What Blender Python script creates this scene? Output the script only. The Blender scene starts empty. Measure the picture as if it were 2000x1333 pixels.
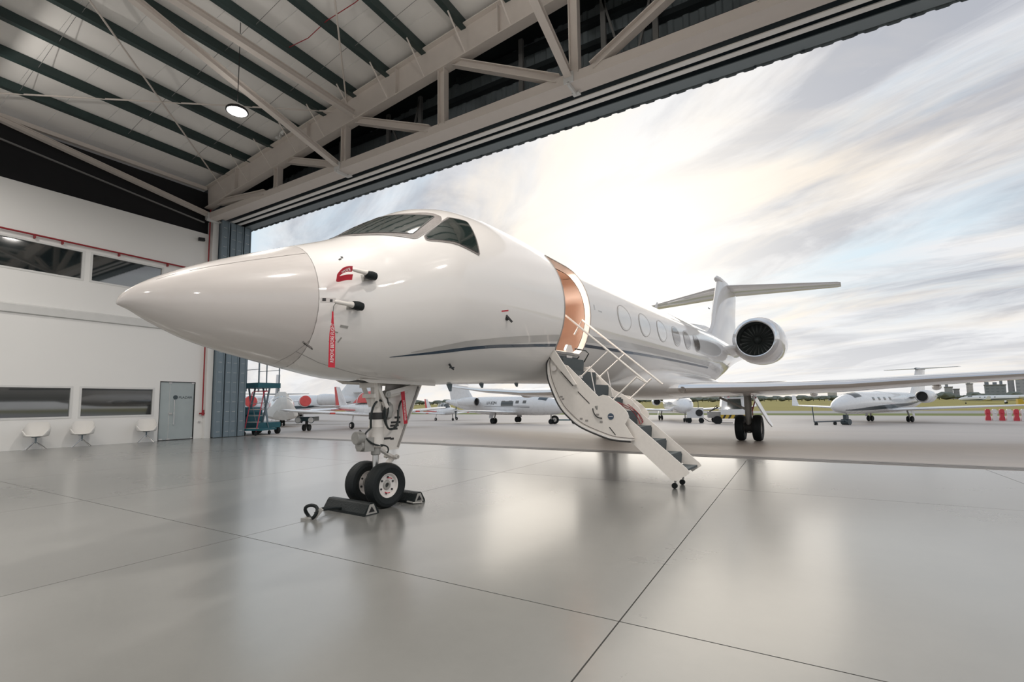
import bpy, bmesh, math, random
from mathutils import Vector, Matrix
random.seed(7)
R = math.radians
scene = bpy.context.scene
C = scene.collection

# ---------------------------------------------------------------- camera
def cam_setup():
    yaw, pitch, roll = R(30.44), R(4.931), R(-0.680)
    f = Vector((-math.sin(yaw)*math.cos(pitch), math.cos(yaw)*math.cos(pitch), math.sin(pitch)))
    r = Vector((math.cos(yaw), math.sin(yaw), 0)); u = r.cross(f)
    r2 = r*math.cos(roll)+u*math.sin(roll); u2 = -r*math.sin(roll)+u*math.cos(roll)
    cd = bpy.data.cameras.new('camera'); co = bpy.data.objects.new('camera', cd); C.objects.link(co)
    m = Matrix((r2, u2, -f)).transposed().to_4x4(); m.translation = (0, 0, 1.33)
    co.matrix_world = m
    cd.sensor_width = 36; cd.lens = 935.29*36/2000; cd.shift_y = 39.7/2000
    cd.clip_start = 0.05; cd.clip_end = 3000
    scene.camera = co
cam_setup()
scene.view_settings.view_transform = 'Standard'; scene.view_settings.look = 'None'
scene.view_settings.exposure = 0.75; scene.view_settings.gamma = 1.0
scene.view_settings.use_curve_mapping = False
scene.cycles.use_denoising = True
scene.cycles.max_bounces = 8; scene.cycles.diffuse_bounces = 5; scene.cycles.glossy_bounces = 5
scene.cycles.sample_clamp_indirect = 6.0

SUN_DIR = Vector((-0.255, 0.925, 0.285)).normalized()
SUN_E = 0.22
LAMP_W = 135.0
SKY = 0.635
CLOUD = 8.2

# ---------------------------------------------------------------- sky
def world_setup():
    w = bpy.data.worlds.new('sky'); scene.world = w; w.use_nodes = True
    nt = w.node_tree; N = nt.nodes; L = nt.links
    for n in list(N): N.remove(n)
    def nd(t, **k):
        n = N.new(t)
        for a, b in k.items(): setattr(n, a, b)
        return n
    def mth(op, a, b=None, clamp=False):
        n = nd('ShaderNodeMath', operation=op); n.use_clamp = clamp
        for i, x in enumerate((a, b)):
            if x is None: continue
            if isinstance(x, (int, float)): n.inputs[i].default_value = x
            else: L.new(x, n.inputs[i])
        return n.outputs[0]
    def ramp(fac, els):
        n = nd('ShaderNodeValToRGB'); cr = n.color_ramp
        while len(cr.elements) > 1: cr.elements.remove(cr.elements[-1])
        cr.elements[0].position = els[0][0]; cr.elements[0].color = (*els[0][1], 1)
        for p, c in els[1:]:
            e = cr.elements.new(p); e.color = (*c, 1)
        L.new(fac, n.inputs[0]); return n.outputs[0]
    def mix(fac, a, b, bt='MIX'):
        n = nd('ShaderNodeMix', data_type='RGBA', blend_type=bt)
        if isinstance(fac, (int, float)): n.inputs[0].default_value = fac
        else: L.new(fac, n.inputs[0])
        for i, x in ((6, a), (7, b)):
            if isinstance(x, tuple): n.inputs[i].default_value = (*x, 1)
            else: L.new(x, n.inputs[i])
        return n.outputs[2]
    tc = nd('ShaderNodeTexCoord'); sep = nd('ShaderNodeSeparateXYZ'); L.new(tc.outputs['Generated'], sep.inputs[0])
    x, y, z = sep.outputs
    zc = mth('MAXIMUM', z, 0.0)
    den = mth('ADD', zc, 0.17)
    px = mth('DIVIDE', x, den); py = mth('DIVIDE', y, den)
    cmb = nd('ShaderNodeCombineXYZ'); L.new(mth('MULTIPLY', px, 0.62), cmb.inputs[0]); L.new(mth('ADD', mth('MULTIPLY', py, 1.25), mth('MULTIPLY', px, 0.45)), cmb.inputs[1])
    def noise(vec, scale, det, rough, dist=0.0, off=0.0):
        mp = nd('ShaderNodeMapping'); mp.inputs['Location'].default_value = (off, off*1.7, off*.3); L.new(vec, mp.inputs[0])
        n = nd('ShaderNodeTexNoise'); n.inputs['Scale'].default_value = scale; n.inputs['Detail'].default_value = det
        n.inputs['Roughness'].default_value = rough; n.inputs['Distortion'].default_value = dist
        L.new(mp.outputs[0], n.inputs[0]); return n.outputs[0]
    base = ramp(zc, [(0.0, (.86, .85, .845)), (0.10, (.83, .85, .87)), (.22, (.62, .77, .865)), (.45, (.54, .69, .83)), (.9, (.40, .56, .76))])
    dotn = nd('ShaderNodeVectorMath', operation='DOT_PRODUCT'); L.new(tc.outputs['Generated'], dotn.inputs[0]); dotn.inputs[1].default_value = SUN_DIR
    d = mth('MAXIMUM', dotn.outputs['Value'], 0.0)
    g1 = mth('POWER', d, 9.0); g2 = mth('POWER', d, 38.0)
    # grey stratus sheets
    n1 = noise(cmb.outputs[0], 0.80, 8, .58, .5, CLOUD)
    m1 = ramp(n1, [(0.38, (0, 0, 0)), (0.52, (1, 1, 1))])
    n2 = noise(cmb.outputs[0], 1.9, 9, .6, .8, CLOUD+8)
    m2 = ramp(n2, [(0.41, (0, 0, 0)), (0.60, (1, 1, 1))])
    ccol = mix(m2, (.80, .80, .82), (.40, .41, .46))
    hz = ramp(zc, [(0.0, (.25, .25, .25)), (0.16, (1, 1, 1))])
    sky = mix(mth('MULTIPLY', mth('MULTIPLY', m1, 0.92), hz), base, ccol)
    # cream, sun-lit cloud
    n3 = noise(cmb.outputs[0], 1.25, 7, .57, .6, CLOUD+20)
    m3 = ramp(n3, [(0.46, (0, 0, 0)), (0.62, (1, 1, 1))])
    sky = mix(mth('MULTIPLY', m3, mth('ADD', mth('MULTIPLY', g1, .75), .20)), sky, (1.04, .90, .72))
    # glow of the hidden sun
    sky = mix(mth('MULTIPLY', g1, .30), sky, (.98, .95, .90))
    sky = mix(mth('MULTIPLY', g2, .72), sky, (1.25, 1.19, 1.10))
    gr = ramp(mth('ADD', mth('MULTIPLY', z, 8.0), 1.0), [(0.4, (.30, .30, .29)), (1.0, (1, 1, 1))])
    sky = mix(1.0, sky, gr, 'MULTIPLY')
    bg = nd('ShaderNodeBackground'); L.new(sky, bg.inputs[0]); bg.inputs[1].default_value = SKY
    out = nd('ShaderNodeOutputWorld'); L.new(bg.outputs[0], out.inputs[0])
world_setup()

sd = bpy.data.lights.new('sun', 'SUN'); sd.energy = SUN_E; sd.angle = R(36); sd.color = (1.0, .90, .76)
so = bpy.data.objects.new('sun', sd); C.objects.link(so)
so.rotation_euler = SUN_DIR.to_track_quat('Z', 'Y').to_euler(); so.location = (0, 60, 40)

# ---------------------------------------------------------------- materials
MAT = {}
def mat(name, rgb, rough=.5, metal=0.0, coat=0.0, var=.06, vs=3.0, bump=0.0, bs=30.0, spec=.5, emit=None, alpha=None, trans=0.0, rvar=.05):
    m = bpy.data.materials.new(name); m.use_nodes = True; nt = m.node_tree; N = nt.nodes; L = nt.links
    b = N['Principled BSDF']
    tc = N.new('ShaderNodeTexCoord'); nz = N.new('ShaderNodeTexNoise'); nz.inputs['Scale'].default_value = vs; nz.inputs['Detail'].default_value = 5
    L.new(tc.outputs['Object'], nz.inputs[0])
    mx = N.new('ShaderNodeMix'); mx.data_type = 'RGBA'; L.new(nz.outputs[0], mx.inputs[0])
    mx.inputs[6].default_value = (*[c*(1-var) for c in rgb], 1); mx.inputs[7].default_value = (*[min(1, c*(1+var)) for c in rgb], 1)
    L.new(mx.outputs[2], b.inputs['Base Color'])
    mr = N.new('ShaderNodeMapRange'); L.new(nz.outputs[0], mr.inputs[0]); mr.inputs[3].default_value = max(.02, rough-rvar); mr.inputs[4].default_value = rough+rvar
    L.new(mr.outputs[0], b.inputs['Roughness'])
    b.inputs['Metallic'].default_value = metal; b.inputs['Coat Weight'].default_value = coat; b.inputs['Coat Roughness'].default_value = .06
    b.inputs['Specular IOR Level'].default_value = spec
    if trans: b.inputs['Transmission Weight'].default_value = trans
    if alpha is not None: b.inputs['Alpha'].default_value = alpha
    if emit: b.inputs['Emission Color'].default_value = (*emit[0], 1); b.inputs['Emission Strength'].default_value = emit[1]
    if bump:
        n2 = N.new('ShaderNodeTexNoise'); n2.inputs['Scale'].default_value = bs; n2.inputs['Detail'].default_value = 4; L.new(tc.outputs['Object'], n2.inputs[0])
        bp = N.new('ShaderNodeBump'); bp.inputs['Strength'].default_value = bump; bp.inputs['Distance'].default_value = .02; L.new(n2.outputs[0], bp.inputs['Height']); L.new(bp.outputs[0], b.inputs['Normal'])
    MAT[name] = m; return m
def concrete(name, c1, c2, r1, r2, stretch=(1, 1, 1), coat=0.0, big=.25, fine=.4):
    m = bpy.data.materials.new(name); m.use_nodes = True; nt = m.node_tree; N = nt.nodes; L = nt.links
    b = N['Principled BSDF']; geo = N.new('ShaderNodeNewGeometry')
    mp = N.new('ShaderNodeMapping'); mp.inputs['Scale'].default_value = stretch; L.new(geo.outputs['Position'], mp.inputs[0])
    n1 = N.new('ShaderNodeTexNoise'); n1.inputs['Scale'].default_value = big; n1.inputs['Detail'].default_value = 8; n1.inputs['Roughness'].default_value = .62; L.new(mp.outputs[0], n1.inputs[0])
    n2 = N.new('ShaderNodeTexNoise'); n2.inputs['Scale'].default_value = 6; n2.inputs['Detail'].default_value = 8; n2.inputs['Roughness'].default_value = .7; L.new(mp.outputs[0], n2.inputs[0])
    av = N.new('ShaderNodeMath'); av.operation = 'MULTIPLY_ADD'; L.new(n2.outputs[0], av.inputs[0]); av.inputs[1].default_value = fine; av.inputs[2].default_value = 0
    ad = N.new('ShaderNodeMath'); ad.operation = 'MULTIPLY_ADD'; L.new(n1.outputs[0], ad.inputs[0]); ad.inputs[1].default_value = 1-fine; L.new(av.outputs[0], ad.inputs[2])
    cr = N.new('ShaderNodeValToRGB'); cr.color_ramp.elements[0].position = .36; cr.color_ramp.elements[1].position = .66
    cr.color_ramp.elements[0].color = (*c1, 1); cr.color_ramp.elements[1].color = (*c2, 1); L.new(ad.outputs[0], cr.inputs[0])
    # scattered dark scuffs
    n3 = N.new('ShaderNodeTexNoise'); n3.inputs['Scale'].default_value = 2.3; n3.inputs['Detail'].default_value = 3; L.new(geo.outputs['Position'], n3.inputs[0])
    c3 = N.new('ShaderNodeValToRGB'); c3.color_ramp.elements[0].position = .66; c3.color_ramp.elements[0].color = (1, 1, 1, 1); c3.color_ramp.elements[1].position = .90; c3.color_ramp.elements[1].color = (.86, .86, .85, 1); L.new(n3.outputs[0], c3.inputs[0])
    mu = N.new('ShaderNodeMix'); mu.data_type = 'RGBA'; mu.blend_type = 'MULTIPLY'; mu.inputs[0].default_value = 1; L.new(cr.outputs[0], mu.inputs[6]); L.new(c3.outputs[0], mu.inputs[7])
    L.new(mu.outputs[2], b.inputs['Base Color'])
    mr = N.new('ShaderNodeMapRange'); L.new(ad.outputs[0], mr.inputs[0]); mr.inputs[1].default_value = .3; mr.inputs[2].default_value = .7; mr.inputs[3].default_value = r1; mr.inputs[4].default_value = r2; L.new(mr.outputs[0], b.inputs['Roughness'])
    b.inputs['Coat Weight'].default_value = coat; b.inputs['Coat Roughness'].default_value = .19
    MAT[name] = m; return m

concrete('floor', (.172, .173, .164), (.230, .229, .217), .265, .295, coat=.62, fine=.12)
concrete('apron', (.40, .355, .32), (.55, .495, .45), .42, .6, stretch=(.25, 1.2, 1))
concrete('taxiway', (.33, .31, .29), (.42, .40, .38), .6, .8)
concrete('grass', (.27, .225, .045), (.44, .36, .085), .9, .95, stretch=(.2, 1, 1), big=.12)
concrete('grass_near', (.13, .17, .03), (.24, .25, .06), .9, .95, stretch=(.2, 1, 1), big=.2)
mat('joint', (.07, .07, .066), .7)
mat('rail', (.19, .19, .19), .4, .6)
mat('wall', (.74, .735, .72), .6, var=.03, vs=.6)
mat('wallband', (.58, .58, .57), .6)
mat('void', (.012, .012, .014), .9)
mat('panel', (.80, .78, .75), .65, var=.08, vs=.5, bump=.15, bs=1.5)
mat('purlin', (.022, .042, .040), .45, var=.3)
mat('steel', (.62, .565, .52), .5, var=.05)
mat('steel_dark', (.20, .20, .195), .55)
mat('cladding', (.20, .235, .25), .55)
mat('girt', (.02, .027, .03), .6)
mat('track_light', (.80, .78, .75), .4)
mat('track_dark', (.03, .045, .055), .5)
mat('leaf', (.165, .215, .25), .5, var=.1)
mat('black', (.008, .008, .009), .6)
mat('red', (.26, .012, .018), .5)
mat('glass_dark', (.012, .018, .020), .03, spec=1.0, coat=1.0, rvar=.0)
mat('frame', (.62, .62, .61), .5)
mat('glass_door', (.36, .41, .42), .2, coat=.4)
mat('chrome', (.75, .75, .75), .16, 1.0)
mat('alu', (.62, .61, .60), .3, 1.0)
mat('chair', (.66, .645, .62), .45)
mat('lampglow', (1, 1, 1), .4, emit=((1, .985, .96), 9.0))
mat('jet', (.80, .77, .745), .35, coat=1.0, spec=.25, var=.012, vs=.8, rvar=.02)
mat('radome', (.60, .56, .535), .35, coat=1.0, spec=.25, var=.012, vs=.8, rvar=.02)
mat('jet_frame', (.21, .19, .18), .55, 0, var=.35, vs=45, spec=.2)
mat('jet_line', (.30, .28, .265), .5)
mat('stripe_blue', (.020, .048, .085), .25, coat=1.0)
mat('stripe_grey', (.52, .50, .48), .25, coat=1.0)
mat('windshield', (.020, .030, .028), .03, spec=.9, coat=.6)
mat('window_light', (.80, .79, .77), .15, coat=1.0)
mat('window_dark', (.20, .175, .155), .12, coat=.6)
mat('gear', (.74, .70, .655), .38, coat=.3, var=.06, vs=20)
mat('gear_grey', (.36, .35, .33), .42, .2, var=.2, vs=25)
mat('tyre', (.010, .013, .014), .6, bump=.2, bs=60, spec=.3)
mat('rim', (.72, .685, .66), .35, coat=.3)
mat('hose', (.012, .018, .018), .45)
mat('tan', (.60, .475, .40), .55, var=.05)
mat('tan_light', (.62, .53, .47), .5, var=.05)
mat('brown', (.17, .11, .085), .7)
mat('step', (.085, .10, .105), .75, bump=.5, bs=150)
mat('cover_red', (.52, .015, .035), .55, var=.12, vs=12)
mat('white_text', (.85, .80, .80), .5)
mat('ink', (.03, .03, .03), .6)
mat('fan', (.075, .085, .082), .45, .4)
mat('chock', (.008, .012, .013), .5, bump=.3, bs=40, spec=.3)
mat('bg_white', (.82, .82, .82), .28, coat=.8, var=.02)
mat('bg_red', (.72, .10, .09), .6, var=.15, vs=6)
mat('bg_dark', (.035, .055, .065), .3, coat=.5)
mat('tarp', (.60, .575, .53), .75, var=.12, vs=3, bump=.6, bs=5)
mat('teal', (.012, .10, .13), .4)
mat('red_bar', (.45, .03, .06), .4)
mat('yellow', (.62, .42, .05), .5)
mat('barrier_red', (.62, .05, .07), .45)
mat('barrier_white', (.80, .77, .74), .45)
mat('tree', (.19, .21, .185), .95, var=.25, vs=.6, spec=.1)  # distance haze put into the colour: paler and greyer than plain foliage
mat('trunk', (.10, .085, .07), .9)
def facade(name, c, wc, sx):
    m = mat(name, c, .8); nt = m.node_tree; N = nt.nodes; L = nt.links; b = N['Principled BSDF']
    tc = N.new('ShaderNodeTexCoord'); mp = N.new('ShaderNodeMapping'); mp.inputs['Rotation'].default_value = (R(90), 0, 0); L.new(tc.outputs['Object'], mp.inputs[0])
    br = N.new('ShaderNodeTexBrick'); br.offset = 0; br.inputs['Color1'].default_value = (*wc, 1); br.inputs['Color2'].default_value = (*[v*1.3 for v in wc], 1); br.inputs['Mortar'].default_value = (*c, 1)
    br.inputs['Scale'].default_value = 1; br.inputs['Brick Width'].default_value = sx; br.inputs['Row Height'].default_value = 3.0; br.inputs['Mortar Size'].default_value = .9; L.new(mp.outputs[0], br.inputs[0]); L.new(br.outputs[0], b.inputs['Base Color'])
facade('facade_grey', (.38, .38, .40), (.26, .27, .29), 4)
facade('facade_pale', (.52, .49, .47), (.38, .36, .36), 3.4)
facade('facade_dark', (.26, .28, .30), (.17, .19, .21), 3.8)

# ---------------------------------------------------------------- mesh helpers
class MB:
    def __init__(s): s.v = []; s.f = []
    def add(s, vs, fs):
        n = len(s.v); s.v += [tuple(v) for v in vs]; s.f += [tuple(i+n for i in f) for f in fs]; return s
    def box(s, x0, x1, y0, y1, z0, z1):
        return s.add([(x0, y0, z0), (x1, y0, z0), (x1, y1, z0), (x0, y1, z0), (x0, y0, z1), (x1, y0, z1), (x1, y1, z1), (x0, y1, z1)],
                     [(0, 3, 2, 1), (4, 5, 6, 7), (0, 1, 5, 4), (1, 2, 6, 5), (2, 3, 7, 6), (3, 0, 4, 7)])
    def bar(s, p0, p1, w, h, up=(0, 0, 1)):
        p0, p1 = Vector(p0), Vector(p1); d = (p1-p0).normalized(); up = Vector(up)
        if abs(d.dot(up)) > .98: up = Vector((0, 1, 0))
        a = d.cross(up).normalized()*(w/2); b = a.cross(d).normalized()*(h/2)
        return s.loft([[p+a+b, p-a+b, p-a-b, p+a-b] for p in (p0, p1)], True, True)
    def ibeam(s, p0, p1, depth, width, tf=.03, tw=.02, up=(0, 0, 1)):
        p0, p1 = Vector(p0), Vector(p1); d = (p1-p0).normalized(); a = d.cross(Vector(up)).normalized(); b = a.cross(d).normalized()
        s.bar(p0, p1, tw, depth-2*tf, up)
        for k in (1, -1): s.bar(p0+b*k*(depth-tf)/2, p1+b*k*(depth-tf)/2, width, tf, up)
        return s
    def loft(s, rings, c0=False, c1=False, closed=True):
        n = len(rings[0]); vs = [p for r in rings for p in r]; fs = []
        for i in range(len(rings)-1):
            for j in range(n if closed else n-1):
                k = (j+1) % n; fs.append((i*n+j, i*n+k, (i+1)*n+k, (i+1)*n+j))
        if c0: fs.append(tuple(range(n-1, -1, -1)))
        if c1: fs.append(tuple((len(rings)-1)*n+j for j in range(n)))
        return s.add(vs, fs)
    def tube(s, pts, r, n=8, caps=True):
        pts = [Vector(p) for p in pts]; rings = []; prev = None
        for i, p in enumerate(pts):
            d = (pts[min(i+1, len(pts)-1)]-pts[max(i-1, 0)]).normalized()
            if prev is None:
                a = d.cross(Vector((0, 0, 1)));
                if a.length < .05: a = d.cross(Vector((1, 0, 0)))
            else: a = prev-d*prev.dot(d)
            a.normalize(); b = d.cross(a); prev = a
            rr = r[i] if isinstance(r, (list, tuple)) else r
            rings.append([p+(a*math.cos(t)+b*math.sin(t))*rr for t in [2*math.pi*k/n for k in range(n)]])
        return s.loft(rings, caps, caps)
    def cyl(s, p0, p1, r0, r1=None, n=16): return s.tube([p0, p1], [r0, r0 if r1 is None else r1], n)
    def lathe(s, prof, o, axis, n=32, caps=True):
        o = Vector(o); ax = Vector(axis).normalized(); a = ax.cross(Vector((0, 0, 1)))
        if a.length < .05: a = Vector((1, 0, 0))
        a.normalize(); b = ax.cross(a)
        return s.loft([[o+ax*h+(a*math.cos(2*math.pi*k/n)+b*math.sin(2*math.pi*k/n))*max(r, 1e-4) for k in range(n)] for r, h in prof], caps, caps)
    def prism(s, poly, ext):
        e = Vector(ext); p = [Vector(q) for q in poly]; return s.loft([p, [q+e for q in p]], True, True)
    def build(s, name, m, parent=None, loc=None, rz=0.0, sharp=35, smooth=True):
        me = bpy.data.meshes.new(name); me.from_pydata(s.v, [], s.f); me.update()
        bm = bmesh.new(); bm.from_mesh(me); bmesh.ops.recalc_face_normals(bm, faces=bm.faces); bm.to_mesh(me); bm.free()
        if smooth:
            me.polygons.foreach_set('use_smooth', [True]*len(me.polygons)); me.set_sharp_from_angle(angle=R(sharp))
        me.materials.append(MAT[m]); return mkobj(name, me, parent, loc, rz)
def mkobj(name, me, parent=None, loc=None, rz=0.0):
    o = bpy.data.objects.new(name, me); C.objects.link(o)
    if parent: o.parent = parent
    if loc: o.location = loc
    if rz: o.rotation_euler = (0, 0, rz)
    return o
def thing(name, label, cat, loc=(0, 0, 0), rz=0.0, group=None):
    o = bpy.data.objects.new(name, None); C.objects.link(o); o.location = loc; o.rotation_euler = (0, 0, rz); o.empty_display_size = .2
    return tag(o, label, cat, group)
def tag(o, label, cat, group=None):
    o['label'] = label; o['category'] = cat
    if group: o['group'] = group
    return o
def struct(o): o['kind'] = 'structure'; return o
def copy_tree(o, parent=None):
    c = o.copy(); C.objects.link(c)
    if parent: c.parent = parent
    for ch in list(o.children): copy_tree(ch, c)
    return c
def text(name, body, size, m, parent, mtx, ext=.0008, align='LEFT'):
    cu = bpy.data.curves.new(name, 'FONT'); cu.body = body; cu.size = size; cu.extrude = ext; cu.align_x = align; cu.resolution_u = 3
    o = bpy.data.objects.new(name, cu); C.objects.link(o)
    dg = bpy.context.evaluated_depsgraph_get(); me = bpy.data.meshes.new_from_object(o.evaluated_get(dg))
    bpy.data.objects.remove(o); me.name = name; me.transform(mtx); me.materials.clear(); me.materials.append(MAT[m])
    return mkobj(name, me, parent)
def basis(o, right, up):
    r = Vector(right).normalized(); u = Vector(up); u = (u-r*u.dot(r)).normalized(); n = r.cross(u)
    m = Matrix((r, u, n)).transposed().to_4x4(); m.translation = o; return m

MAT['glass_dark'].node_tree.nodes['Principled BSDF'].inputs['IOR'].default_value = 1.8
# ================================================================ THE HANGAR
XW, YD = -21.39, 12.45            # left wall plane, door line
XR, YB = 13.0, -15.0              # right wall, rear wall
XM = -4.3                         # middle of the portal
def zraf(x): return 10.85+.108*((x if x < XM else 2*XM-x)+20.4)     # rafter top

# ---- floor: cast slabs with open joints
fl = struct(MB().box(XW-.4, XR+.4, YB-.4, 12.12, -.20, -.012).build('floor', 'joint', smooth=False))
xs = [XW] + [-4.93+3.94*k for k in range(-4, 5)] + [XR]; xs = sorted(x for x in xs if XW <= x <= XR)
ys = [YB, -10.0, -5.0, -.9, 2.93, 7.95, 12.12]
g = .0045
for i in range(len(xs)-1):
    for j in range(len(ys)-1):
        MB().box(xs[i]+g, xs[i+1]-g, ys[j]+g, ys[j+1]-g, -.10, 0).build('floor_slab', 'floor', fl, smooth=False)
# ---- door rails let into the floor
tr = struct(MB().box(XW-3.5, XR+3, 12.12, 12.80, -.20, -.015).build('trim_1', 'joint', smooth=False))
for yy in (12.22, 12.36, 12.50, 12.64): MB().box(XW-3.5, XR+3, yy-.022, yy+.022, -.02, .004).build('floor_rail', 'rail', tr, smooth=False)
for y0, y1 in ((12.122, 12.195), (12.246, 12.335), (12.385, 12.475), (12.525, 12.615), (12.665, 12.798)): MB().box(XW-3.5, XR+3, y0, y1, -.10, -.002).build('rail_bed', 'apron', tr, smooth=False)

# ---- left wall with its openings
def cells_wall(name, m, x0, x1, yr, zr, holes):
    Y = sorted(set([yr[0], yr[1]]+[v for h in holes for v in h[:2]])); Z = sorted(set([zr[0], zr[1]]+[v for h in holes for v in h[2:]]))
    b = MB()
    for i in range(len(Y)-1):
        for j in range(len(Z)-1):
            cy, cz = (Y[i]+Y[i+1])/2, (Z[j]+Z[j+1])/2
            if any(h[0] < cy < h[1] and h[2] < cz < h[3] for h in holes): continue
            b.box(x0, x1, Y[i], Y[i+1], Z[j], Z[j+1])
    return struct(b.build(name, m, smooth=False))
UP = [(6.83, 9.08), (4.38, 6.61), (1.94, 4.16), (-.5, 1.72)]; LO = [(6.76, 8.98), (4.30, 6.53), (1.86, 4.08), (-.6, 1.63)]
holes = [(a, b, 5.82, 6.84) for a, b in UP]+[(a, b, 1.0, 2.04) for a, b in LO]+[(9.18, 10.47, 0, 2.33)]
wl = cells_wall('wall_left', 'wall', XW-.22, XW, (YB, 10.795), (0, 8.70), holes)
n = 0
for hs, z0, z1 in ((UP, 5.82, 6.84), (LO, 1.0, 2.04)):
    for a, b in hs:
        n += 1
        w = struct(MB().box(XW-.075, XW-.05, a+.03, b-.03, z0+.03, z1-.03).build('window_%d' % n, 'glass_dark', smooth=False))
        f = MB().box(XW-.10, XW+.012, a-.03, a+.035, z0-.03, z1+.03).box(XW-.10, XW+.012, b-.035, b+.03, z0-.03, z1+.03).box(XW-.10, XW+.012, a+.035, b-.035, z0-.03, z0+.035).box(XW-.10, XW+.012, a+.035, b-.035, z1-.035, z1+.03)
        f.build('window_frame', 'frame', w, smooth=False)
struct(MB().prism([(XW, YB, 4.38), (XW+.07, YB, 4.41), (XW+.07, YB, 4.66), (XW, YB, 4.71)], (0, 10.78-YB, 0)).build('trim_2', 'wallband', smooth=False))
# glass door
dr = struct(MB().box(XW-.07, XW-.045, 9.21, 10.44, .03, 2.30).build('door_1', 'glass_door', smooth=False))
MB().box(XW-.09, XW-.01, 9.18, 9.205, 0, 2.33).box(XW-.09, XW-.01, 10.445, 10.47, 0, 2.33).box(XW-.09, XW-.01, 9.205, 10.445, 2.305, 2.33).build('door_frame', 'black', dr, smooth=False)
MB().box(XW-.09, XW-.01, 9.205, 10.445, 0, .025).build('door_sill', 'black', dr, smooth=False)
MB().box(XW-.044, XW-.036, 9.545, 9.553, .03, 2.30).build('glass_joint', 'frame', dr, smooth=False)
MB().tube([(XW-.045, 9.71, .62), (XW+.02, 9.71, .62), (XW+.02, 9.71, 1.60), (XW-.045, 9.71, 1.60)], .016, 10).build('door_handle', 'chrome', dr)
MB().box(XW-.045, XW-.02, 9.54, 9.66, 1.02, 1.09).build('door_lock', 'alu', dr, smooth=False)
for yy, zz in ((9.24, .03), (9.50, .03), (10.36, .03), (9.50, 2.25), (10.33, 2.25)): MB().box(XW-.045, XW-.025, yy, yy+.11, zz, zz+.05).build('glass_clamp', 'alu', dr, smooth=False)
MB().cyl((XW-.044, 9.76, 1.70), (XW-.034, 9.76, 1.70), .085, n=24).build('door_emblem', 'bg_dark', dr)
text('door_lettering', 'PLAZAIR', .13, 'bg_dark', dr, basis((XW-.036, 9.88, 1.655), (0, 1, 0), (0, 0, 1)))
# near-black sheets, the shade of the void above the office block put into colour
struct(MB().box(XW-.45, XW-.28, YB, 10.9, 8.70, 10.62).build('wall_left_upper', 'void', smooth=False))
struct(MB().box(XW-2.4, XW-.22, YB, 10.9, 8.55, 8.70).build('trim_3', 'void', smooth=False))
# right, rear wall: unseen, bays opened to the floor to let in more daylight
bays = [(YB+.4+8.4*k, YB+.4+8.4*k+8.0, 0, 10.2) for k in range(3)]
cells_wall('wall_right', 'wall', XR, XR+.2, (YB, 10.9), (0, 11.2), bays)
bw = MB(); X_ = [XW-2.6]+[v for k in range(7) for v in (-20.5+4.7*k, -20.5+4.7*k+4.2)]+[XR+.2]
for i in range(0, len(X_)-1, 2): bw.box(X_[i], X_[i+1], YB-.2, YB, 0, 13.6)
for i in range(1, len(X_)-1, 2): bw.box(X_[i], X_[i+1], YB-.2, YB, 10.0, 13.6)
struct(bw.build('wall_back', 'wall', smooth=False))

# ---- roof: sheets, purlins, rafters
cl = struct(bpy.data.objects.new('ceiling', None)); C.objects.link(cl)
zs = lambda x: zraf(x)+.24
PX = [-19.86+1.515*k for k in range(0, 22)]
xa, xb = XW-2.5, XR+.2
# big sheet over the parts the photo does not show
for nm, x0, x1, y0, y1, pm in (('roof_sheet', XM-.01, xb, YB, 10.9, 'panel'), ('roof_sheet', xa, XM, YB, 1.0, 'panel'), ('roof_sheet', xa, XM, 10.9, 12.9, 'girt'), ('roof_sheet', XM-.01, xb, 10.9, 12.9, 'girt')):  # outer strips near-black: darkness beyond the rafter put into their colour
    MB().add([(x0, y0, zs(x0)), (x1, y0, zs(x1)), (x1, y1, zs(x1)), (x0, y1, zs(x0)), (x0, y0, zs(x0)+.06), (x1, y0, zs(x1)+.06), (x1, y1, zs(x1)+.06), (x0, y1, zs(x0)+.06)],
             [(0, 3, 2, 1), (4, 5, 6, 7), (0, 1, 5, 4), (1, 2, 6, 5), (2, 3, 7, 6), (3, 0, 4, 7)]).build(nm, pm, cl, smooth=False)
px = [xa, PX[0]-1.515]+[x for x in PX if x < XM-.1]+[XM]
base = {}
for i in range(len(px)-1):
    x0, x1 = px[i]+.004, px[i+1]-.004
    for j in range(9):
        y0, y1 = 1.0+j*1.1+.006, 1.0+(j+1)*1.1-.006
        sag = .012*random.random()
        b = MB(); ring = []
        for t in (0, .5, 1):
            x = x0+(x1-x0)*t; dz = -sag*(1-abs(2*t-1))
            ring.append([(x, y0, zs(x)), (x, (y0+y1)/2, zs(x)+dz-.006), (x, y1, zs(x)), (x, y1, zs(x)+.05), (x, y0, zs(x)+.05)])
        b.loft(ring, True, True).build('ceiling_panel', 'panel', cl)
for x in PX:
    if x > XR: continue
    z = zraf(x)
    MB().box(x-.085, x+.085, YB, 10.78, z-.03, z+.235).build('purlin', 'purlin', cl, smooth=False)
for yy in (4.35, 7.1, 9.2):
    for k in range(len(PX)-1):
        if PX[k+1] > XM: break
        MB().bar((PX[k], yy, zraf(PX[k])+.03), (PX[k+1], yy, zraf(PX[k+1])+.18), .010, .010).build('sag_rod', 'steel_dark', cl, smooth=False)
for yr in (2.45, -5.7, -13.8):
    r = MB()
    for sgn in (1, -1):
        x0 = XW if sgn > 0 else 2*XM-XW
        r.ibeam((x0, yr, zraf(x0)-.45), (XM, yr, zraf(XM)-.45), .9, .3)
    r.build('rafter', 'steel', cl, smooth=False)

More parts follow.
